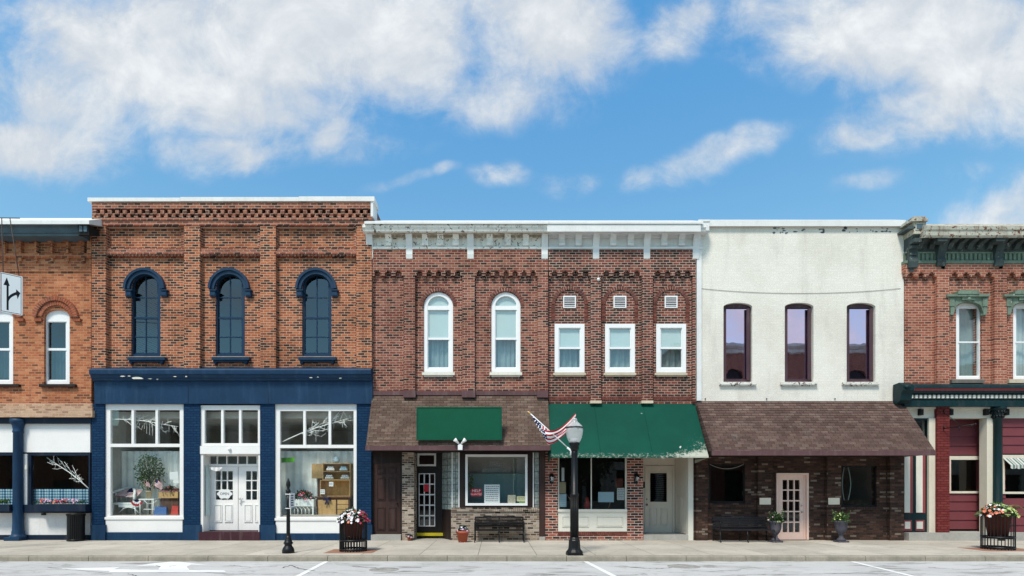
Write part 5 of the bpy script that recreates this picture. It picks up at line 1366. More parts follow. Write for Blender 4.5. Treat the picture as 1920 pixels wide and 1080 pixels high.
def street_things():
    basket('black basket planter of white and crimson petunias by the blue shop', 662.5, 1035, -3.05, .325, .80,
           [('fl_white', 105, lambda d: d.x < .22, 'white_blossoms'), ('fl_red', 46, lambda d: d.x > .16, 'crimson_blossoms'), ('fl_purple', 26, lambda d: d.x < -.2, 'purple_blossoms'), ('fl_coral', 7, lambda d: abs(d.x) < .09 and d.y < 0, 'coral_blossoms')], 'leaf_dark', 11)
    basket('black basket planter of lime leaves and coral flowers before the maroon shop', 1871, 1031, -2.62, .335, .93,
           [('leaf_lime', 90, lambda d: -.1 < d.x < .4, 'lime_foliage'), ('fl_coral', 40, lambda d: abs(d.x) > .16, 'coral_blossoms'), ('fl_white', 26, lambda d: d.x < .05, 'white_blossoms'), ('fl_pink', 22, lambda d: d.x > .25, 'pink_blossoms')], 'leaf', 12, True)
    # terracotta pot and a small pot by the pier
    for (lab, px, yc, r, h, fl, sd) in (('terracotta pot of lilac flowers beside the black lattice bench', 867.5, -.62, .185, .33, [('fl_lilac', 40, None, 'lilac_blossoms'), ('fl_white', 8, None, 'white_blossoms'), ('fl_purple', 14, None, 'purple_blossoms')], 5),
                                        ('small pot of lilac flowers at the foot of the pale brick pier', 768, -.16, .075, .12, [('fl_lilac', 16, None, 'lilac_blossoms')], 6)):
        x = X(px, yc); T = thing('flower_pot', lab, 'flower pot', (x, yc, .12))
        q = MB(); q.lathe([(r * .66, 0), (r * .92, h * .78), (r * 1.05, h * .78), (r * 1.06, h), (r * .95, h), (r * .90, h * .9), (.01, h * .88)], (x, yc, .12), 24); q.build('pot', 'terracotta', T)
        mound(T, (x, yc, .12 + h * .86), r * 1.02, r * .95, 130 if r > .1 else 40, fl, 'leaf_dark', .2, sd, .030)
    # stone urns
    for (lab, px, sd, lm, fl) in (('grey pedestal urn with leafy plants at the end of the slatted bench', 1454, 21, 'leaf_dark', [('fl_pink', 9, None, 'pink_blossoms'), ('leaf_lime', 26, lambda d: d.x > -.05, 'lime_foliage')]),
                                  ('grey pedestal urn of sparse green stems right of the pink door', 1577, 22, 'leaf', [('leaf_lime', 16, None, 'lime_foliage')])):
        yc = -.62; x = X(px, yc); T = thing('garden_urn', lab, 'urn', (x, yc, .12), 'urns beside the pink door')
        q = MB(); q.box(x - .15, x + .15, yc - .15, yc + .15, .118, .17); q.lathe([(.125, .05), (.11, .09), (.065, .13), (.055, .20), (.078, .24), (.125, .30), (.155, .40), (.165, .55), (.20, .60), (.20, .625), (.16, .62), (.01, .60)], (x, yc, .12), 24); q.build('urn_body', 'urn', T)
        mound(T, (x, yc, .70), .22, .26, 240 if sd == 21 else 120, fl, lm, .1, sd, .026)
        m = MB(); rr = random.Random(sd)
        for i in range(34):
            a = rr.uniform(0, 6.28); l = rr.uniform(.15, .34); p = Vector((x, yc, .7)); e = p + Vector((math.cos(a) * l * .8, math.sin(a) * l * .8, l * rr.uniform(.5, 1.1)))
            m.tube([p, (p + e) / 2 + Vector((0, 0, .04)), e], .004, 3)
            for t in (.5, .75, 1): m.leafq(p + (e - p) * t, (rr.uniform(-1, 1), rr.uniform(-1, 1), rr.uniform(-.2, .8)), .07, .018)
        m.build('stems', 'leaf', T)
    # litter bin
    yc = -.26; x = X(142.5, yc); r = .215; T = thing('litter_bin', 'round black slatted litter bin beside the blue brick pilaster', 'litter bin', (x, yc, .12))
    q = MB(); q.lathe([(r - .03, .06), (r - .03, .80), (r - .05, .80), (.01, .79)], (x, yc, .12), 24); q.build('liner', 'black_flat', T)
    q = MB(); n = 26
    for i in range(n):
        a = 6.283 * i / n; ca, sa = math.cos(a), math.sin(a); P0 = Vector((x + ca * r, yc + sa * r, .15)); tx = Vector((-sa, ca, 0)) * .020; nn = Vector((ca, sa, 0)) * .006
        pr = [(P0 + tx * a_ + nn * b_ + Vector((0, 0, z_)) + Vector((ca, sa, 0)) * f_) for z_, f_ in ((0, 0), (.70, 0), (.78, .025)) for a_, b_ in ((-1, -1), (1, -1), (1, 1), (-1, 1))]
        q.add(pr, [(0, 1, 5, 4), (1, 2, 6, 5), (2, 3, 7, 6), (3, 0, 4, 7), (4, 5, 9, 8), (5, 6, 10, 9), (6, 7, 11, 10), (7, 4, 8, 11)])
    q.build('slats', 'black_metal', T)
    for zz in (.04, .80): q = MB(); q.lathe([(r - .03, zz - .02), (r + .018, zz - .02), (r + .018, zz + .02), (r - .03, zz + .02), (r - .03, zz - .02)], (x, yc, .12), 28, cap=False); q.build('hoop', 'black_metal', T)
    q = MB(); q.lathe([(.09, 0), (.09, .06)], (x, yc, .12), 12); q.build('foot', 'black_flat', T)
    # window box with flowers on the ledge of the dark window
    yb = -.14; T = thing('window_box', 'dark navy window box of mixed flowers below the gingham curtain', 'window box', (X(111, yb), yb, Z(958, yb)))
    q = MB(); q.pb(63, 160, 946, 959, yb - .10, yb + .16); q.build('trough', 'navy_dark', T)
    q = MB(); q.pb(65, 158, 945.3, 946, yb - .08, yb + .14); q.build('soil', 'soil', T)
    rr = random.Random(31); m = MB(); fl = {k_: MB() for k_ in ('fl_coral', 'fl_lilac', 'fl_red', 'fl_pink')}
    for i in range(330): m.leafq((X(rr.uniform(66, 157), yb), yb + rr.uniform(-.1, .14), Z(945, yb) + rr.uniform(0, .06)), (rr.uniform(-.6, .6), rr.uniform(-.6, .6), 1), rr.uniform(.04, .09), .016)
    for i, (px, k_) in enumerate(((78, 'fl_coral'), (80, 'fl_red'), (91, 'fl_lilac'), (95, 'fl_pink'), (105, 'fl_coral'), (108, 'fl_red'), (118, 'fl_pink'), (121, 'fl_red'), (133, 'fl_lilac'), (139, 'fl_pink'), (142, 'fl_lilac'))):
        for _ in range(9): fl[k_].disc((X(px + rr.uniform(-3.5, 3.5), yb), yb + rr.uniform(-.10, .08), Z(942, yb) + rr.uniform(-.02, .10)), (rr.uniform(-.5, .5), -1, rr.uniform(0, .6)), .028)
    m.build('foliage', 'leaf_dark', T)
    for k_, mb in fl.items(): mb.build({'fl_coral': 'coral_blossoms', 'fl_lilac': 'lilac_blossoms', 'fl_red': 'red_blossoms', 'fl_pink': 'pink_blossoms'}[k_], k_, T)
    T = thing('window_box', 'window box with green leaves at the left edge under the gingham curtain', 'window box', (X(-10, yb), yb, Z(958, yb)))
    q = MB(); q.pb(-60, 17, 946, 959, yb - .10, yb + .16); q.build('trough', 'navy_dark', T)
    m = MB()
    for i in range(260): m.leafq((X(rr.uniform(-58, 14), yb), yb + rr.uniform(-.1, .14), Z(946, yb) + rr.uniform(0, .1)), (rr.uniform(-.8, .8), rr.uniform(-.8, .8), 1), rr.uniform(.06, .14), .022)
    m.build('foliage', 'leaf', T)

    # benches
    def bench(lab, px0, px1, pyt, pys, mat, slat_mat, lattice, yb=-.22, ys=-.74):
        T = thing('park_bench', lab, 'bench', ((X(px0, ys) + X(px1, ys)) / 2, (yb + ys) / 2, .12), 'black benches on the sidewalk')
        x0, x1 = X(px0, ys), X(px1, ys); zt = Z(pyt, yb); zs = Z(pys, ys)
        s = MB(); n = 7
        for i in range(n): yy = ys + (yb - .04 - ys) * i / (n - 1); s.box(x0, x1, yy, yy + .045, zs - .03 - .012 * math.sin(i / 6 * 3), zs - .008 - .012 * math.sin(i / 6 * 3))
        s.build('seat', slat_mat, T)
        b = MB(); dz = zt - zs - .06
        def bp(t): return (yb - .03 + .09 * t, zs + .06 + dz * t)
        if lattice:
            for t in (0.0, .33, .66, .97): y_, z_ = bp(t); b.tube([(x0, y_, z_), ((x0 + x1) / 2, y_, z_ + (.02 if t > .9 else 0)), (x1, y_, z_)], .018, 6)
            nn = 54
            for i in range(nn + 1): xx = x0 + (x1 - x0) * i / nn; p, q = bp(0), bp(.97); b.tube([(xx, p[0], p[1]), (min(x1, xx + .05), q[0], q[1])], .008, 4); b.tube([(xx, p[0], p[1]), (max(x0, xx - .05), q[0], q[1])], .008, 4)
            for c in (.26, .74):
                xc = x0 + (x1 - x0) * c; y_, z_ = bp(1); b.tube([(xc - .16, y_, z_ - .01), (xc - .08, y_, z_ + .025), (xc + .08, y_, z_ + .025), (xc + .16, y_, z_ - .01)], .018, 6)
        else:
            for i in range(5): t = i / 4; y_, z_ = bp(t); b.box(x0, x1, y_ - .010, y_ + .014, z_ - .020, z_ + .020)
            b.box(x0 + .3, x0 + .34, bp(.5)[0] - .02, bp(.5)[0] + .02, zs, zt + .02) if False else None
        b.build('backrest', slat_mat, T)
        for xx in (x0 + .01, (x0 + x1) / 2, x1 - .01):
            l = MB(); mid = abs(xx - (x0 + x1) / 2) < .01
            l.tube([(xx, ys + .03, zs - .02), (xx, ys - .015, zs - .2), (xx, ys + .0, .16), (xx, ys - .05, .13)], .018, 6)
            l.tube([(xx, bp(1)[0], zt), (xx, bp(0)[0], zs), (xx, yb - .02, zs - .18), (xx, yb + .03, .13)], .018, 6)
            l.tube([(xx, ys + .02, zs - .035), (xx, yb - .02, zs - .035)], .016, 6); l.tube([(xx, ys, .28), (xx, yb - .0, .28)], .010, 6)
            l.build('leg', mat, T)
            if not mid:
                a = MB(); a.tube([(xx, bp(.55)[0], bp(.55)[1]), (xx, yb - .18, zs + .23), (xx, ys + .02, zs + .22), (xx, ys - .03, zs + .17), (xx, ys + .01, zs + .10), (xx, ys + .02, zs - .02)], .017, 6); a.build('armrest', mat, T)
    bench('black iron bench with a lattice back against the pale brick', 889.5, 983, 969, 993.5, 'black_metal', 'black_flat', True)
    bench('dark slatted bench against the rustic brown brick', 1350, 1454, 971, 993, 'black_metal', 'iron_blue', False)

    # street lamp
    yc = -3.84; x = X(1077, yc); s = L(1, yc); T = thing('street_lamp', 'black post lamp with a clear acorn globe before the green awning', 'street lamp', (x, yc, .12))
    zz = lambda p: Z(p, yc) - .12
    q = MB(); q.box(x - 14.5 * s, x + 14.5 * s, yc - 14.5 * s, yc + 14.5 * s, .118, .15); q.lathe([(16 * s, .0), (16 * s, .07), (14 * s, .10), (12 * s, .13), (11.2 * s, .17), (10.4 * s, .34), (9.5 * s, .36), (9.6 * s, .39), (8.4 * s, .41)], (x, yc, .12), 12, smooth=False); q.build('lamp_base', 'black_metal', T)
    q = MB(); q.lathe([(7.8 * s, .40), (7.4 * s, zz(930)), (8.6 * s, zz(929)), (8.6 * s, zz(926)), (6.6 * s, zz(925)), (5.8 * s, zz(850)), (5.8 * s, zz(845))], (x, yc, .12), 20)
    for i in range(12): a = 6.283 * i / 12; q.tube([(x + 7.4 * s * math.cos(a), yc + 7.4 * s * math.sin(a), .12 + .42), (x + 7.0 * s * math.cos(a), yc + 7.0 * s * math.sin(a), .12 + zz(932))], .010, 5)
    q.build('post', 'black_metal', T)
    q = MB(); q.lathe([(6.5 * s, zz(846)), (8.5 * s, zz(840)), (8 * s, zz(836)), (10 * s, zz(832)), (10 * s, zz(830)), (4 * s, zz(829.5))], (x, yc, .12), 20); q.build('collar', 'black_metal', T)
    g = MB(); g.lathe([(9.2 * s, zz(830)), (11.5 * s, zz(826)), (14 * s, zz(820)), (15.6 * s, zz(812)), (16 * s, zz(806)), (15.7 * s, zz(803))], (x, yc, .12), 28, cap=False); g.build('globe', 'globe', T)
    g = MB(); g.lathe([(7.6 * s, zz(829)), (8.2 * s, zz(824.5)), (6 * s, zz(822)), (.01, zz(821.5))], (x, yc, .12), 18); g.build('lamp_socket', 'white_vinyl', T)
    g = MB(); g.lathe([(15.8 * s, zz(803.2)), (16.4 * s, zz(803)), (16.4 * s, zz(800.8)), (15.6 * s, zz(800.5))], (x, yc, .12), 28, cap=False); g.build('globe_band', 'black_metal', T)
    g = MB(); g.lathe([(15.4 * s, zz(800.4)), (13.5 * s, zz(798)), (9.5 * s, zz(794)), (6.4 * s, zz(791)), (6.8 * s, zz(790)), (4.6 * s, zz(789)), (5.4 * s, zz(787)), (4.0 * s, zz(784.5)), (.004, zz(783))], (x, yc, .12), 24, cap=False); g.build('globe_cap', 'globe', T)

    # flag on the lamp post
    T = thing('flag', 'striped flag blown back from a white pole on the lamp post', 'flag', (X(1069, yc), yc - .02, Z(843, yc)))
    f = lambda px, py, d=0.0: Vector((X(px, yc + d), yc + d, Z(py, yc + d)))
    q = MB(); q.tube([f(1067, 841.5), f(994.5, 775.5)], .013, 8); q.build('flag_pole', 'white_vinyl', T)
    q = MB(); q.tube([f(994.4, 775.4), f(989.5, 771)], .019, 8, r2=.012); q.build('finial', 'gold', T)
    q = MB(); q.tube([f(1070, 853), f(1070.5, 845), f(1063.5, 839)], .024, 8); q.build('pole_bracket', 'white_vinyl', T)
    def bez(a, b, c, d, t): return a * (1 - t) ** 3 + b * 3 * t * (1 - t) ** 2 + c * 3 * t * t * (1 - t) + d * t ** 3
    def cloth(u, v):
        top = bez(f(995.5, 776.5), f(1012, 818, -.10), f(1040, 824, -.06), f(1080, 774, .02), u)
        bot = bez(f(1031, 809.5), f(1014, 858, .06), f(1048, 828, .10), f(1076, 800, .08), u)
        p = top.lerp(bot, v); p.y += .06 * math.sin(u * 9 + v * 5) * (u + .15) + .05 * math.sin(v * 14 + u * 2) * (u * .6 + .1)
        p.z += .022 * math.sin(v * 19 + u * 3) * (1 - abs(2 * u - 1) * .6)
        return p
    def colour(i, j):
        return 2 if (i < 12 and j < 14) else (j // 2) % 2
    q = MB(); q.grid(cloth, 30, 26, 0, colour); q.build('flag_cloth', ['red_cloth', 'white_cloth', 'blue_cloth'], T)
    st = MB()
    for i in range(6):
        for j in range(4):
            p = Vector(cloth((i + .6) / 6 * .38, (j + .6) / 4 * .52)); st.disc(p + Vector((0, -.012, .004)), (0, -1, .3), .014, 5, 0)
    st.build('star', 'white_cloth', T)

    # short post with a street name plate
    yc = -3.47; x = X(540.5, yc); s = L(1, yc); T = thing('sign_post', 'short black finial post with a narrow white plate on the kerb side', 'sign post', (x, yc, .12))
    zz = lambda p: Z(p, yc) - .12
    q = MB(); q.lathe([(11 * s, 0), (11.2 * s, .06), (9.8 * s, .12), (7 * s, .17), (6.4 * s, .20), (9 * s, .24), (7.2 * s, .27), (5 * s, .37), (4.2 * s, .42)], (x, yc, .12), 20); q.build('post_base', 'black_metal', T)
    q = MB(); q.lathe([(4.0 * s, .40), (3.9 * s, zz(1013)), (3.5 * s, zz(1010)), (3.3 * s, zz(944)), (3.3 * s, zz(924.5))], (x, yc, .12), 16); q.build('post', 'black_metal', T)
    q = MB(); q.lathe([(3.4 * s, zz(925)), (4.6 * s, zz(923)), (4.4 * s, zz(920)), (2.6 * s, zz(917)), (2.4 * s, zz(914)), (4 * s, zz(910)), (3.6 * s, zz(905)), (2 * s, zz(901)), (.01, zz(897))], (x, yc, .12), 14); q.build('finial', 'black_metal', T)
    pl = MB(); xa = X(543.2, yc); ca, sa = math.cos(R(74)), math.sin(R(74)); z0, z1 = Z(951.5, yc), Z(924.5, yc); ln = .20
    vs = [(xa + d * sa + t * ca, yc - .03 - d * ca + t * sa, z) for z in (z0, z1) for t, d in ((0, 0), (ln, 0), (ln, .008), (0, .008))]
    pl.add(vs, [(3, 2, 1, 0), (4, 5, 6, 7), (0, 1, 5, 4), (1, 2, 6, 5), (2, 3, 7, 6), (3, 0, 4, 7)]); pl = pl.build('name_plate', 'white_vinyl', T)
    lt = MB()
    for i in range(5): zc = z1 - .05 - i * .062; lt.box(xa + .02, xa + .05, yc - .02, yc - .016 + .02, zc - .018, zc + .018) if False else None
    for i in range(5):
        zc = z1 - .06 - i * .058; t0, t1 = .05, .15; e = .0095
        lt.add([(xa + e * sa + t * ca, yc - .03 - e * ca + t * sa, z) for t, z in ((t0, zc - .017), (t1, zc - .017), (t1, zc + .017), (t0, zc + .017))], [(0, 1, 2, 3)])
        lt.add([(xa - .001 * sa + t * ca, yc - .03 + .001 * ca + t * sa, z) for t, z in ((t0, zc - .017), (t1, zc - .017), (t1, zc + .017), (t0, zc + .017))], [(0, 1, 2, 3)])
    lt.build('plate_text', 'ink', pl)
    for py in (926.5, 953): q = MB(); q.tube([(x - .055, yc - .05, Z(py, yc)), (x + .06, yc - .05, Z(py, yc) - .006), (xa + .04, yc + .0, Z(py + 1, yc))], .010, 6); q.build('plate_bracket', 'white_vinyl', T)

    # green sign on the canopy, and the twin floodlight under it
    T = thing('shop_sign', 'blank dark green sign board mounted on the brown shingled canopy', 'sign', (X(861, -.86), -.8, Z(825, -.86)))
    q = MB(); q.pb(781.5, 940.5, 763.5, 824.5, -.90, -.82); sp = q.build('sign_board', 'green_sign', T)
    q = MB(); ring(q, rect(780.8, 941.2, 762.8, 825.2), list(reversed(rect(783, 939, 765, 823))), -.91, -.815); q.build('sign_frame', 'green_frame', T)
    for px in (800, 920): q = MB(); q.tube([(X(px), -.82, Z(778, -.86)), (X(px), -.25, Z(778, -.86))], .02, 6); q.build('sign_strut', 'black_flat', T)
    T = thing('floodlight', 'white twin head floodlight under the green sign board', 'floodlight', (X(862, -.9), -.87, Z(843, -.9)))
    q = MB(); q.pb(858.5, 867, 834, 843.5, -.93, -.845); q.build('junction_box', 'white_vinyl', T)
    for sg in (-1, 1):
        q = MB(); a = Vector((X(862.7, -.9), -.89, Z(835, -.9))); b = a + Vector((sg * .045, -.02, .06)); q.tube([a, b], .014, 6); d = Vector((sg * .8, -.3, .75)).normalized()
        q.tube([b, b + d * .05, b + d * .09, b + d * .13], .03, 12); q.tube([b + d * .03, b + d * .16], .028, 12, r2=.062); q.build('lamp_head', 'white_vinyl', T)


M['glass_cap'] = glass('frosted_globe_cap', (.62, .68, .68), .30)
def globe_mat():
    m = bpy.data.materials.new('frosted_globe'); m.use_nodes = True; t = m.node_tree; t.nodes.clear(); k = NT(t)
    d = k.n('ShaderNodeBsdfDiffuse'); d.inputs[0].default_value = (.82, .85, .84, 1); tl = k.n('ShaderNodeBsdfTranslucent'); tl.inputs[0].default_value = (.85, .88, .87, 1)
    tr = k.n('ShaderNodeBsdfTransparent'); gl = k.n('ShaderNodeBsdfGlossy'); gl.inputs['Roughness'].default_value = .06
    def mx(f, a, b): q = k.n('ShaderNodeMixShader'); k.set(q.inputs[0], f); t.links.new(a, q.inputs[1]); t.links.new(b, q.inputs[2]); return q.outputs[0]
    o = k.n('ShaderNodeOutputMaterial'); t.links.new(mx(.10, mx(.38, mx(.5, d.outputs[0], tl.outputs[0]), tr.outputs[0]), gl.outputs[0]), o.inputs[0]); M['globe'] = m
globe_mat()
M['green_frame'] = paint('green_sign_frame', srgb(0, 74, 54), .5, .08, .05)
street_things()


# ------------------------------------------------------------------ things behind the shop windows
def sheet(name, label, cat, px0, px1, py0, py1, y, mat, lines=0, ink='ink', group=None, head=None):
    T = thing(name, label, cat, (X((px0 + px1) / 2, y), y, Z((py0 + py1) / 2, y)), group)
    MB().pb(px0, px1, py0, py1, y, y + .003).build('sheet', mat, T)
    if lines:
        m = MB(); rr = random.Random(int(px0)); h = (py1 - py0) / (lines + 1.2)
        for i in range(lines):
            c = py0 + h * (i + 1); a = px0 + (px1 - px0) * .1
            while a < px1 - (px1 - px0) * .12:
                w = rr.uniform(1.2, 3.2); m.pb(a, min(a + w, px1 - 1), c - h * .16, c + h * .16, y - .0015, y); a += w + .8
        m.build('handwriting', ink, T)
    return T


def small_flag(label, pa, pb_, y, hang, group='small flags in the shop windows'):
    T = thing('small_flag', label, 'flag', (X(pa[0], y), y, Z(pa[1], y)), group)
    q = MB(); q.tube([(X(pa[0], y), y, Z(pa[1], y)), (X(pb_[0], y), y, Z(pb_[1], y))], .006, 5); q.build('stick', 'pine', T)
    A = Vector((X(pb_[0], y), y, Z(pb_[1], y))); B = A.lerp(Vector((X(pa[0], y), y, Z(pa[1], y))), .42); w = Vector((X(pb_[0] + hang[0], y), y, Z(pb_[1] + hang[1], y))) - A
    q = MB(); q.grid(lambda u, v: A.lerp(B, v) + w * u + Vector((0, .02 * math.sin(u * 7 + v * 2), -.03 * u * u)), 10, 13, 0, lambda i, j: 2 if (i < 4 and j < 7) else j % 2); q.build('flag_cloth', ['red_cloth', 'white_cloth', 'blue_cloth'], T)


def branch(label, start, end, y, seed, n=14, hang=True, ymat='birch'):
    rr = random.Random(seed); A = Vector((X(start[0], y), y, Z(start[1], y))); B = Vector((X(end[0], y), y, Z(end[1], y)))
    T = thing('bare_branch', label, 'branch', A)
    q = MB(); mid = A.lerp(B, .5) + Vector((0, 0, .06)); q.tube([A, A.lerp(B, .25) + Vector((0, 0, .05)), mid, A.lerp(B, .78) + Vector((0, 0, .02)), B], .018, 6, r2=.009)
    for i in range(n):
        t = rr.uniform(.15, .98); p = A.lerp(B, t) + Vector((0, 0, .05 * math.sin(3.1 * t))); d = (B - A).normalized(); up = rr.choice((-1, 1))
        e = p + d * rr.uniform(.05, .45) + Vector((0, rr.uniform(-.06, .06), up * rr.uniform(.04, .32)))
        q.tube([p, p.lerp(e, .5) + Vector((0, 0, .03 * up)), e], .009, 5, r2=.005)
        for k_ in range(3):
            t2 = rr.uniform(.3, 1); p2 = p.lerp(e, t2); e2 = p2 + Vector((rr.uniform(-.06, .16), rr.uniform(-.05, .05), rr.uniform(-.16, .16))); q.tube([p2, e2], .0065, 4, r2=.004)
    q.build('twigs', ymat, T)
    if hang:
        m = MB()
        for i in range(7):
            p = A.lerp(B, rr.uniform(.35, .95)); l = rr.uniform(.1, .42)
            for k_ in range(int(l / .035)): m.ball((p.x, p.y + .01, p.z - .03 - k_ * .035), .011, seg=6, rings=4)
        m.build('bead_string', 'birch', T)


def display_things():
    zf = Z(966, .14)
    # left show window
    y = .62; P = lambda px, py, q=y: (X(px, q), q, Z(py, q))
    T = thing('wicker_chair', 'white wicker chair with a draped striped cloth in the left show window', 'chair', (X(241, y), y, zf))
    q = MB(); q.box(X(221, y), X(263, y), y - .24, y + .22, Z(946, y), Z(942, y)); q.pb(222, 262, 946, 951, y - .24, y - .22); q.build('seat', 'wicker', T)
    q = MB(); x0, x1 = X(217, y + .2), X(267, y + .2); pts = []
    for i in range(13): t = math.pi * i / 12; pts.append(((x0 + x1) / 2 - (x1 - x0) / 2 * math.cos(t), y + .22 - .42 * abs(math.cos(t)) ** 2.2, Z(938, y) + (Z(916, y) - Z(938, y)) * math.sin(t) ** .7))
    q.tube(pts, .042, 8)
    for i in range(1, 12): p = pts[i]; q.tube([p, (p[0] * .92 + (x0 + x1) / 2 * .08, p[1], Z(944, y))], .022, 5)
    q.build('backrest', 'wicker', T)
    for px, yy in ((222, y - .22), (261, y - .22), (224, y + .2), (259, y + .2)): q = MB(); q.tube([(X(px, y), yy, Z(943, y)), (X(px + (-2 if px < 240 else 2), y), yy, zf)], .022, 7); q.build('leg', 'wicker', T)
    q = MB(); q.tube([P(223, 961, y - .23), P(232, 953, y - .23), P(241, 951, y - .23), P(251, 953, y - .23), P(260, 961, y - .23)], .014, 6); q.build('apron', 'wicker', T)
    T = thing('draped_flag', 'striped flag cloth draped over the back of the wicker chair', 'flag', P(240, 920, y))
    q = MB(); q.grid(lambda u, v: (X(220 + 41 * u, y), y + .17 - .30 * v + .02 * math.sin(u * 20), Z(914.5 + 4 * abs(u - .5) * 2 + 17 * v * (1 - .5 * abs(u - .55)), y)), 26, 13, 0, lambda i, j: 2 if (9 < i < 17 and j < 6) else (i // 1 + j) % 2 if False else ((j + (i // 13)) % 2)); q.build('flag_cloth', ['red_cloth', 'white_cloth', 'blue_cloth'], T)
    T = thing('bunting_fan', 'pleated red, white and blue fan on the arm of the wicker chair', 'bunting', P(257, 935, y - .25))
    q = MB(); c = Vector(P(256, 936, y - .27))
    for i in range(10):
        a0, a1 = R(200 + 14 * i), R(200 + 14 * (i + 1))
        for k_, (r0, r1) in enumerate(((.02, .09), (.09, .15), (.15, .21))):
            q.add([c + Vector((r_ * math.cos(a_), .015 * ((i + (a_ == a1)) % 2), r_ * math.sin(a_))) for r_, a_ in ((r0, a0), (r1, a0), (r1, a1), (r0, a1))], [(0, 1, 2, 3)], (0, 1, 2)[k_])
    q.build('fan_cloth', ['blue_cloth', 'white_cloth', 'red_cloth'], T)
    y = .55; T = thing('side_table', 'small white side table beside the wicker chair', 'table', (X(282, y), y, zf))
    q = MB(); q.box(X(267.5, y), X(296, y), y - .2, y + .2, Z(937.5, y), Z(935, y)); q.build('table_top', 'wicker', T)
    for px in (269.5, 294):
        for yy in (y - .18, y + .18): q = MB(); q.tube([(X(px, y), yy, Z(937, y)), (X(px, y), yy, zf)], .016, 6); q.build('leg', 'wicker', T)
    q = MB(); q.tube([P(269.5, 955, y - .18), P(294, 955, y - .18)], .013, 5); q.tube([P(270, 938, y - .19), P(276, 944, y - .19), P(288, 944, y - .19), P(294, 938, y - .19)], .010, 5); q.build('stretcher', 'wicker', T)
    T = thing('flower_pot', 'clay pot holding little flags on the white side table', 'flower pot', P(280, 935, y)); q = MB(); q.lathe([(.055, 0), (.085, .20), (.095, .20), (.095, .24), (.01, .23)], P(279.5, 935, y), 14); q.build('pot', 'paper_tan', T)
    small_flag('little striped flag on a stick leaning left from the clay pot', (277, 925), (270, 901), y - .05, (9, 2)); small_flag('little striped flag on a stick leaning right beside the clay pot', (284, 928), (291, 897), y - .08, (14, 8))
    y = .72; T = thing('potted_tree', 'leafy potted ficus standing before the white display curtain', 'plant', (X(281, y), y, zf))
    q = MB(); q.tube([(X(281, y), y, zf), (X(282, y), y, Z(920, y)), (X(280, y), y, Z(880, y))], .02, 6)
    for px, py in ((262, 880), (300, 885), (270, 862), (292, 865)): q.tube([P(281, 912), P((281 + px) / 2, (912 + py) / 2 - 4), P(px, py)], .01, 5)
    q.build('trunk', 'bark', T); rr = random.Random(44); q = MB()
    for i in range(900):
        a = rr.uniform(0, 6.28); e = rr.random() ** .6; px = 281 + 25 * e * math.cos(a) * (1 - .1 * rr.random()); py = 884 + 33 * e * math.sin(a)
        q.leafq((X(px, y), y + rr.uniform(-.2, .2), Z(py, y)), (rr.uniform(-1, 1), rr.uniform(-1, .5), rr.uniform(-1, .3)), rr.uniform(.06, .11), .02)
    q.build('crown', 'leaf', T)
    y = .70; T = thing('wooden_chest', 'small wooden chest with a drawer at the side of the left show window', 'chest', (X(321, y), y, zf))
    q = MB(); q.box(X(305, y), X(338, y), y - .1, y + .25, zf, Z(934, y)); q.build('stand', 'wood_dark', T)
    q = MB(); q.box(X(303, y), X(339, y), y - .16, y + .25, Z(933.8, y), Z(922, y)); q = q.build('drawer', 'pine', T); h = MB(); h.ball((X(312, y), y - .17, Z(928, y)), .018); h.ball((X(330, y), y - .17, Z(928, y)), .018); h.build('handle', 'brass', q)
    T = thing('flower_bunch', 'bunch of dark red and white flowers on the wooden chest', 'flowers', P(320, 921.6, y)); mound(T, P(320, 921.6, y), .26, .14, 160, [('fl_red', 40, None, 'red_blossoms'), ('fl_white', 7, None, 'white_blossoms')], 'leaf_dark', .05, 51, .026)
    for (nm, lab, a, b, t, mat) in (('shopping_bag', 'blue paper bag on the floor of the left show window', 290, 314, 950, 'blue_bag'), ('shopping_bag', 'red paper bag at the right edge of the left show window', 322, 336, 948, 'red_bag')):
        y = .36; T = thing(nm, lab, 'bag', (X((a + b) / 2, y), y, zf)); q = MB(); x0, x1 = X(a, y), X(b, y); zt = Z(t, y)
        q.add([(x0, y - .06, zf), (x1, y - .06, zf), (x1, y + .08, zf), (x0, y + .08, zf), (x0 + .03, y - .03, zt), (x1 - .03, y - .01, zt - .02), (x1 - .03, y + .05, zt - .01), (x0 + .03, y + .06, zt)], [(0, 1, 5, 4), (1, 2, 6, 5), (2, 3, 7, 6), (3, 0, 4, 7), (0, 3, 2, 1)]); q.build('bag_body', mat, T)
        q = MB(); c = (x0 + x1) / 2; q.tube([(c - .06, y - .02, zt - .02), (c - .04, y - .02, zt + .05), (c + .04, y - .02, zt + .05), (c + .06, y - .02, zt - .02)], .006, 5); q.build('handle', mat, T)
    sheet('paper_notice', 'upper white notice taped inside the left show window', 'notice', 318, 334, 885, 899, .14, 'paper', 0); sheet('paper_notice', 'smaller white notice below the other in the left show window', 'notice', 325, 335, 899.5, 906, .145, 'paper', 0)
    branch('white twig branch hung in the transom of the left show window', (209, 786), (334, 800), .17, 61, 20)
    branch('white twig branch with bead strings in the right show window transom', (530, 828), (654, 784), .17, 62, 20)
    branch('bare twisted branch set inside the dark window to imitate branches reflected above the gingham', (171, 920), (88, 858), .24, 63, 12, False)  # twigs added behind the glass to imitate a reflection of dead branches
    # right show window
    zf = Z(968, .14); y = .55; P = lambda px, py, q=.55: (X(px, q), q, Z(py, q))
    T = thing('plant_stand', 'white slatted plant stand in the right show window', 'plant stand', (X(569, y), y, zf))
    q = MB(); q.box(X(547, y), X(592, y), y - .2, y + .2, Z(949, y), Z(936, y)); q.build('trough', 'wicker', T)
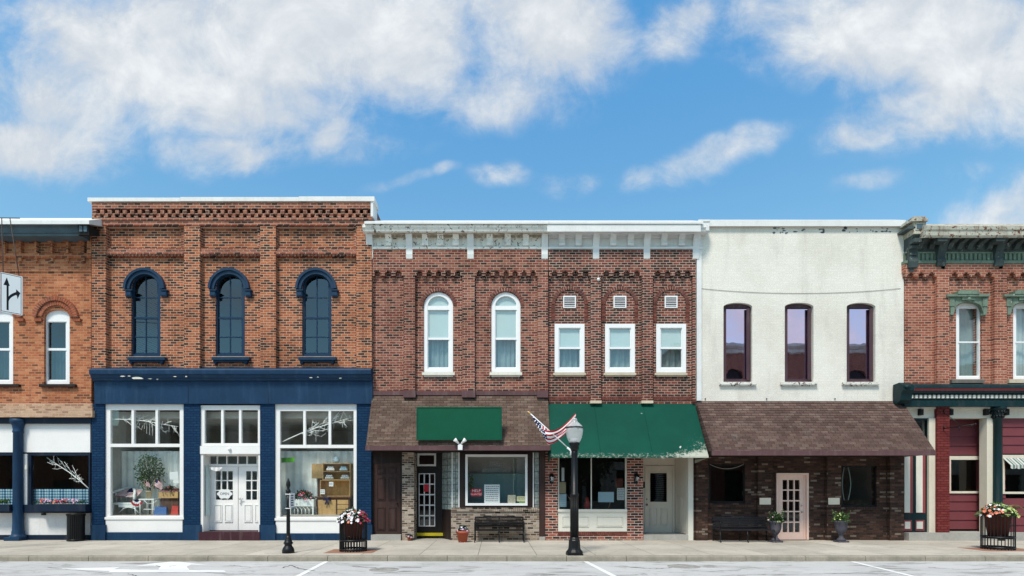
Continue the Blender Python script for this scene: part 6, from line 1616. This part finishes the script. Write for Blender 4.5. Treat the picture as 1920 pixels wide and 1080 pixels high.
    for px in (548.5, 590.5):
        for yy in (y - .18, y + .18): q = MB(); q.box(X(px, y) - .02, X(px, y) + .02, yy - .02, yy + .02, zf, Z(949, y)); q.build('leg', 'wicker', T)
    q = MB(); q.box(X(549, y), X(590, y), y - .19, y - .16, Z(967, y), Z(964.5, y))
    for px in (555, 562, 569, 576, 583):
        q.tube([P(px - 3, 964, y - .18), P(px - 3, 955, y - .18), P(px, 951, y - .18), P(px + 3, 955, y - .18), P(px + 3, 964, y - .18)], .009, 5)
    q.build('lattice', 'wicker', T)
    T = thing('flower_bunch', 'dark red flowers with green leaves on the white plant stand', 'flowers', P(569, 936)); mound(T, P(569, 936), .36, .26, 330, [('fl_red', 46, None, 'red_blossoms'), ('fl_pink', 26, None, 'pink_blossoms')], 'leaf_dark', .2, 52, .03)
    y = .75; P = lambda px, py, q=.75: (X(px, q), q, Z(py, q))
    T = thing('wooden_cabinet', 'low pine cabinet with a panelled door in the right show window', 'cabinet', (X(628, y), y, zf))
    q = MB(); q.box(X(597, y), X(659, y), y - .18, y + .25, zf, Z(934, y)); q.box(X(595, y), X(661, y), y - .21, y + .26, Z(934, y), Z(931, y)); q.build('body', 'wood_dark', T)
    q = MB(); q.box(X(600, y), X(633, y), y - .20, y - .181, Z(965, y), Z(937, y)); q.build('door', 'pine', T)
    for a, b in ((937, 945), (946, 954), (955, 964)): q = MB(); q.box(X(636, y), X(656, y), y - .20, y - .181, Z(b, y), Z(a, y)); q.build('drawer', 'pine', T)
    def crate(lab, a, b, t, bt, yy, shelf=None):
        T = thing('wooden_crate', lab, 'crate', (X((a + b) / 2, yy), yy, Z(bt, yy)), 'wooden crates in the right show window'); x0, x1, z0, z1 = X(a, yy), X(b, yy), Z(bt, yy), Z(t, yy)
        q = MB(); q.box(x0, x1, yy - .16, yy + .2, z0, z0 + .02); q.box(x0, x1, yy - .16, yy + .2, z1 - .02, z1); q.box(x0, x0 + .02, yy - .16, yy + .2, z0 + .02, z1 - .02); q.box(x1 - .02, x1, yy - .16, yy + .2, z0 + .02, z1 - .02); q.box(x0 + .02, x1 - .02, yy + .18, yy + .2, z0 + .02, z1 - .02); q.build('crate_box', 'pine', T)
        if shelf: q = MB(); q.box(x0 + .02, x1 - .02, yy - .15, yy + .18, Z(shelf, yy) - .008, Z(shelf, yy) + .008); q.build('shelf', 'pine', T)
    crate('long open wooden crate lying on the pine cabinet', 603, 659, 900, 930.8, y)
    crate('open crate with a shelf topmost of the stack', 607.5, 659.5, 869, 899.8, y, 884)
    T = thing('wooden_crate', 'closed square wooden crate left of the open crates', 'crate', (X(597, y), y, Z(930.8, y)), 'wooden crates in the right show window'); q = MB(); q.box(X(587, y), X(607, y), y - .12, y + .2, Z(897, y), Z(870, y)); q.build('crate_box', 'pine', T); q = MB(); q.box(X(596, y), X(602, y), y - .05, y + .1, Z(930.8, y), Z(897, y)); q.build('stand', 'wood_dark', T)
    rr = random.Random(77)
    for (lab, a, b, base, mat, n_) in (('pyramid of pale balls on the left of the crate shelf', 612.5, 627, 883, 'paper', 6), ('pyramid of coloured balls on the right of the crate shelf', 637.5, 651, 883, 'paper_blue', 6), ('pile of white rolls on the left under the crate shelf', 609.5, 625, 899, 'paper', 8), ('pile of white balls on the right under the crate shelf', 639, 655, 899, 'paper', 8)):
        T = thing('ball_pile', lab, 'balls', P((a + b) / 2, base, y - .05)); q = MB(); w = (b - a) / 4
        for i in range(4): q.ball(P(a + w * (i + .5), base - 2.6, y - .06), .045, seg=8, rings=5)
        for i in range(3): q.ball(P(a + w * (i + 1), base - 6.6, y - .06), .043, seg=8, rings=5)
        q.build('balls', mat, T)
    T = thing('glass_jar', 'pale blue glass jar standing on top of the crates', 'jar', P(631, 868.8)); q = MB(); q.lathe([(.04, 0), (.09, .05), (.11, .11), (.06, .17), (.08, .2)], P(631, 868.8), 14); q.build('jar_body', 'paper_blue', T)
    T = thing('ribbon_bow', 'dark blue ribbon bow hung on the pine cabinet', 'bow', P(613, 937, .5)); q = MB()
    for sg in (-1, 1):
        q.tube([P(613, 937, .5), P(613 + sg * 5, 932, .48), P(613 + sg * 7, 938, .48), P(613, 937, .5)], .022, 6); q.tube([P(613, 937, .5), P(613 + sg * 3, 946, .49)], .018, 6)
    q.build('ribbon', 'blue_cloth', T)
    sheet('paper_notice', 'small white card propped on the long open crate', 'notice', 617, 625, 903.5, 912, .50, 'paper', 1); sheet('paper_notice', 'small white card standing at the left end of the pine cabinet', 'notice', 600.5, 609, 917.5, 926.5, .50, 'paper', 2)
    T = thing('cloth_banner', 'lime green cloth banner hung at the left of the right show window', 'banner', P(538, 862, .45)); q = MB(); q.grid(lambda u, v: (X(525.5 + 27 * u, .45), .45 + .02 * math.sin(u * 12), Z(858.5 + 9 * v + u * -1, .45)), 14, 3); q.build('banner_cloth', 'lime', T)
    # oval plaque in the blue shop's door and a white half disc above it
    y = .40; T = thing('door_plaque', 'white scalloped open plaque hung in the left leaf of the white doors', 'plaque', (X(421, y), y, Z(926, y))); q = MB(); pts = []
    for i in range(40): t = 6.283 * i / 40; pts.append((421 + 13.5 * math.cos(t) * (1 + .09 * math.cos(6 * t)), 926 + 9 * math.sin(t) * (1 + .09 * math.cos(6 * t))))
    q.pprism([pts], y, y + .012); q.build('plaque_board', 'paper', T); text('OPEN', .11, 'ink', T, X(421, y), y - .003, Z(926, y))
    T = thing('door_half_disc', 'white half round sheet over the left white door', 'swag', (X(405, .2), .2, Z(877, .2))); q = MB(); q.grid(lambda u, v: (X(391.5 + 27 * u, .2), .2 + .03 * math.sin(u * 20) * v, Z(875.8, .2) - v * .12 * math.sin(math.pi * u) - .004), 20, 4); q.build('half_disc_sheet', 'white_cloth', T)
    # restaurant window papers
    y = .035
    T = thing('paper_notice', 'red HELP WANTED card in the restaurant window', 'notice', (X(893, y), y, Z(924, y)), None); MB().pb(883.5, 903, 916.5, 930.5, y, y + .003).build('sheet', 'red_card', T)
    text('HELP', .115, 'paper', T, X(893.2, y), y - .003, Z(920.4, y)); text('WANTED', .082, 'paper', T, X(893.2, y), y - .003, Z(926.8, y))
    sheet('paper_notice', 'large white handwritten menu sheet in the restaurant window', 'notice', 908, 937, 908.5, 943.5, y, 'paper', 8)
    sheet('paper_notice', 'cream handwritten notice right of the large menu sheet', 'notice', 952, 966.5, 928, 944, y, 'paper_tan2', 6)
    sheet('paper_notice', 'pale yellow notice in the corner of the restaurant window', 'notice', 969, 984, 930.5, 940, y, 'paper_yellow', 3)
    sheet('paper_notice', 'green strip of paper under the pale yellow notice', 'notice', 973, 984.5, 940.3, 943.5, y, 'lime2', 0)
    T = thing('hanging_vine', 'green trailing vine hanging at the left of the restaurant window', 'plant', (X(883, .2), .2, Z(890, .2))); q = MB(); rr = random.Random(9)
    for i in range(90): q.leafq((X(883 + rr.uniform(-3, 3), .2), .2 + rr.uniform(-.04, .04), Z(rr.uniform(892, 916), .2)), (rr.uniform(-1, 1), rr.uniform(-1, .3), rr.uniform(-1, .4)), .08, .02)
    q.build('foliage', 'leaf', T)
    T = thing('window_lettering', 'faint grey lettering across the upper restaurant window', 'lettering', (X(935, .0), .0, Z(880, 0))); text('FINE', .20, 'faint', T, X(930, 0), -.003, Z(871.5, 0)); text('BREAKFAST', .17, 'faint', T, X(931, 0), -.003, Z(882.5, 0))
    # papers in the window under the green awning
    y = .09
    sheet('paper_notice', 'blue and white printed poster low in the awning shop window', 'notice', 1048.8, 1062, 926, 950.5, y, 'paper_blue', 5, 'paper'); sheet('paper_notice', 'tan poster above the blue and white poster', 'notice', 1049, 1061, 904, 925, y, 'paper_tan', 0)
    sheet('paper_notice', 'tall narrow white strip at the top left of the awning shop window', 'notice', 1053, 1058, 877, 902, y, 'paper', 0); sheet('paper_notice', 'plain pale blue square sheet in the middle of the awning shop window', 'notice', 1121.5, 1151, 922.5, 941.5, y, 'paper_blue', 0)
    sheet('paper_notice', 'white notice low on the right of the awning shop window', 'notice', 1157, 1171, 915, 937.5, y, 'paper', 6); sheet('paper_notice', 'brown red picture above the white notice in the awning shop window', 'notice', 1154, 1168, 897, 914, y, 'red_pot', 0)
    small_flag('little striped flag behind the lamp post in the awning shop window', (1075, 948), (1063, 927), .15, (11, 8)); small_flag('little striped flag before the pale blue square sheet', (1141, 952), (1151, 926), .05 + .08, (-6, 12))
    T = thing('gift_figure', 'small red figure on the display floor beside the window mullion', 'ornament', (X(1101, .4), .4, Z(955, .4))); q = MB(); q.lathe([(.07, 0), (.10, .12), (.08, .24), (.05, .30), (.06, .36), (.02, .42)], (X(1101, .4), .4, Z(957, .4)), 12); q.build('figure_body', 'red_bag', T)


M['paper_tan2'] = paint('cream_paper', (.62, .56, .42), .8, .05, .03)
M['lime2'] = paint('green_paper', (.16, .34, .10), .8, .05, .03)
M['faint'] = paint('faint_lettering', (.16, .17, .16), .6, .1, .0)
display_things()
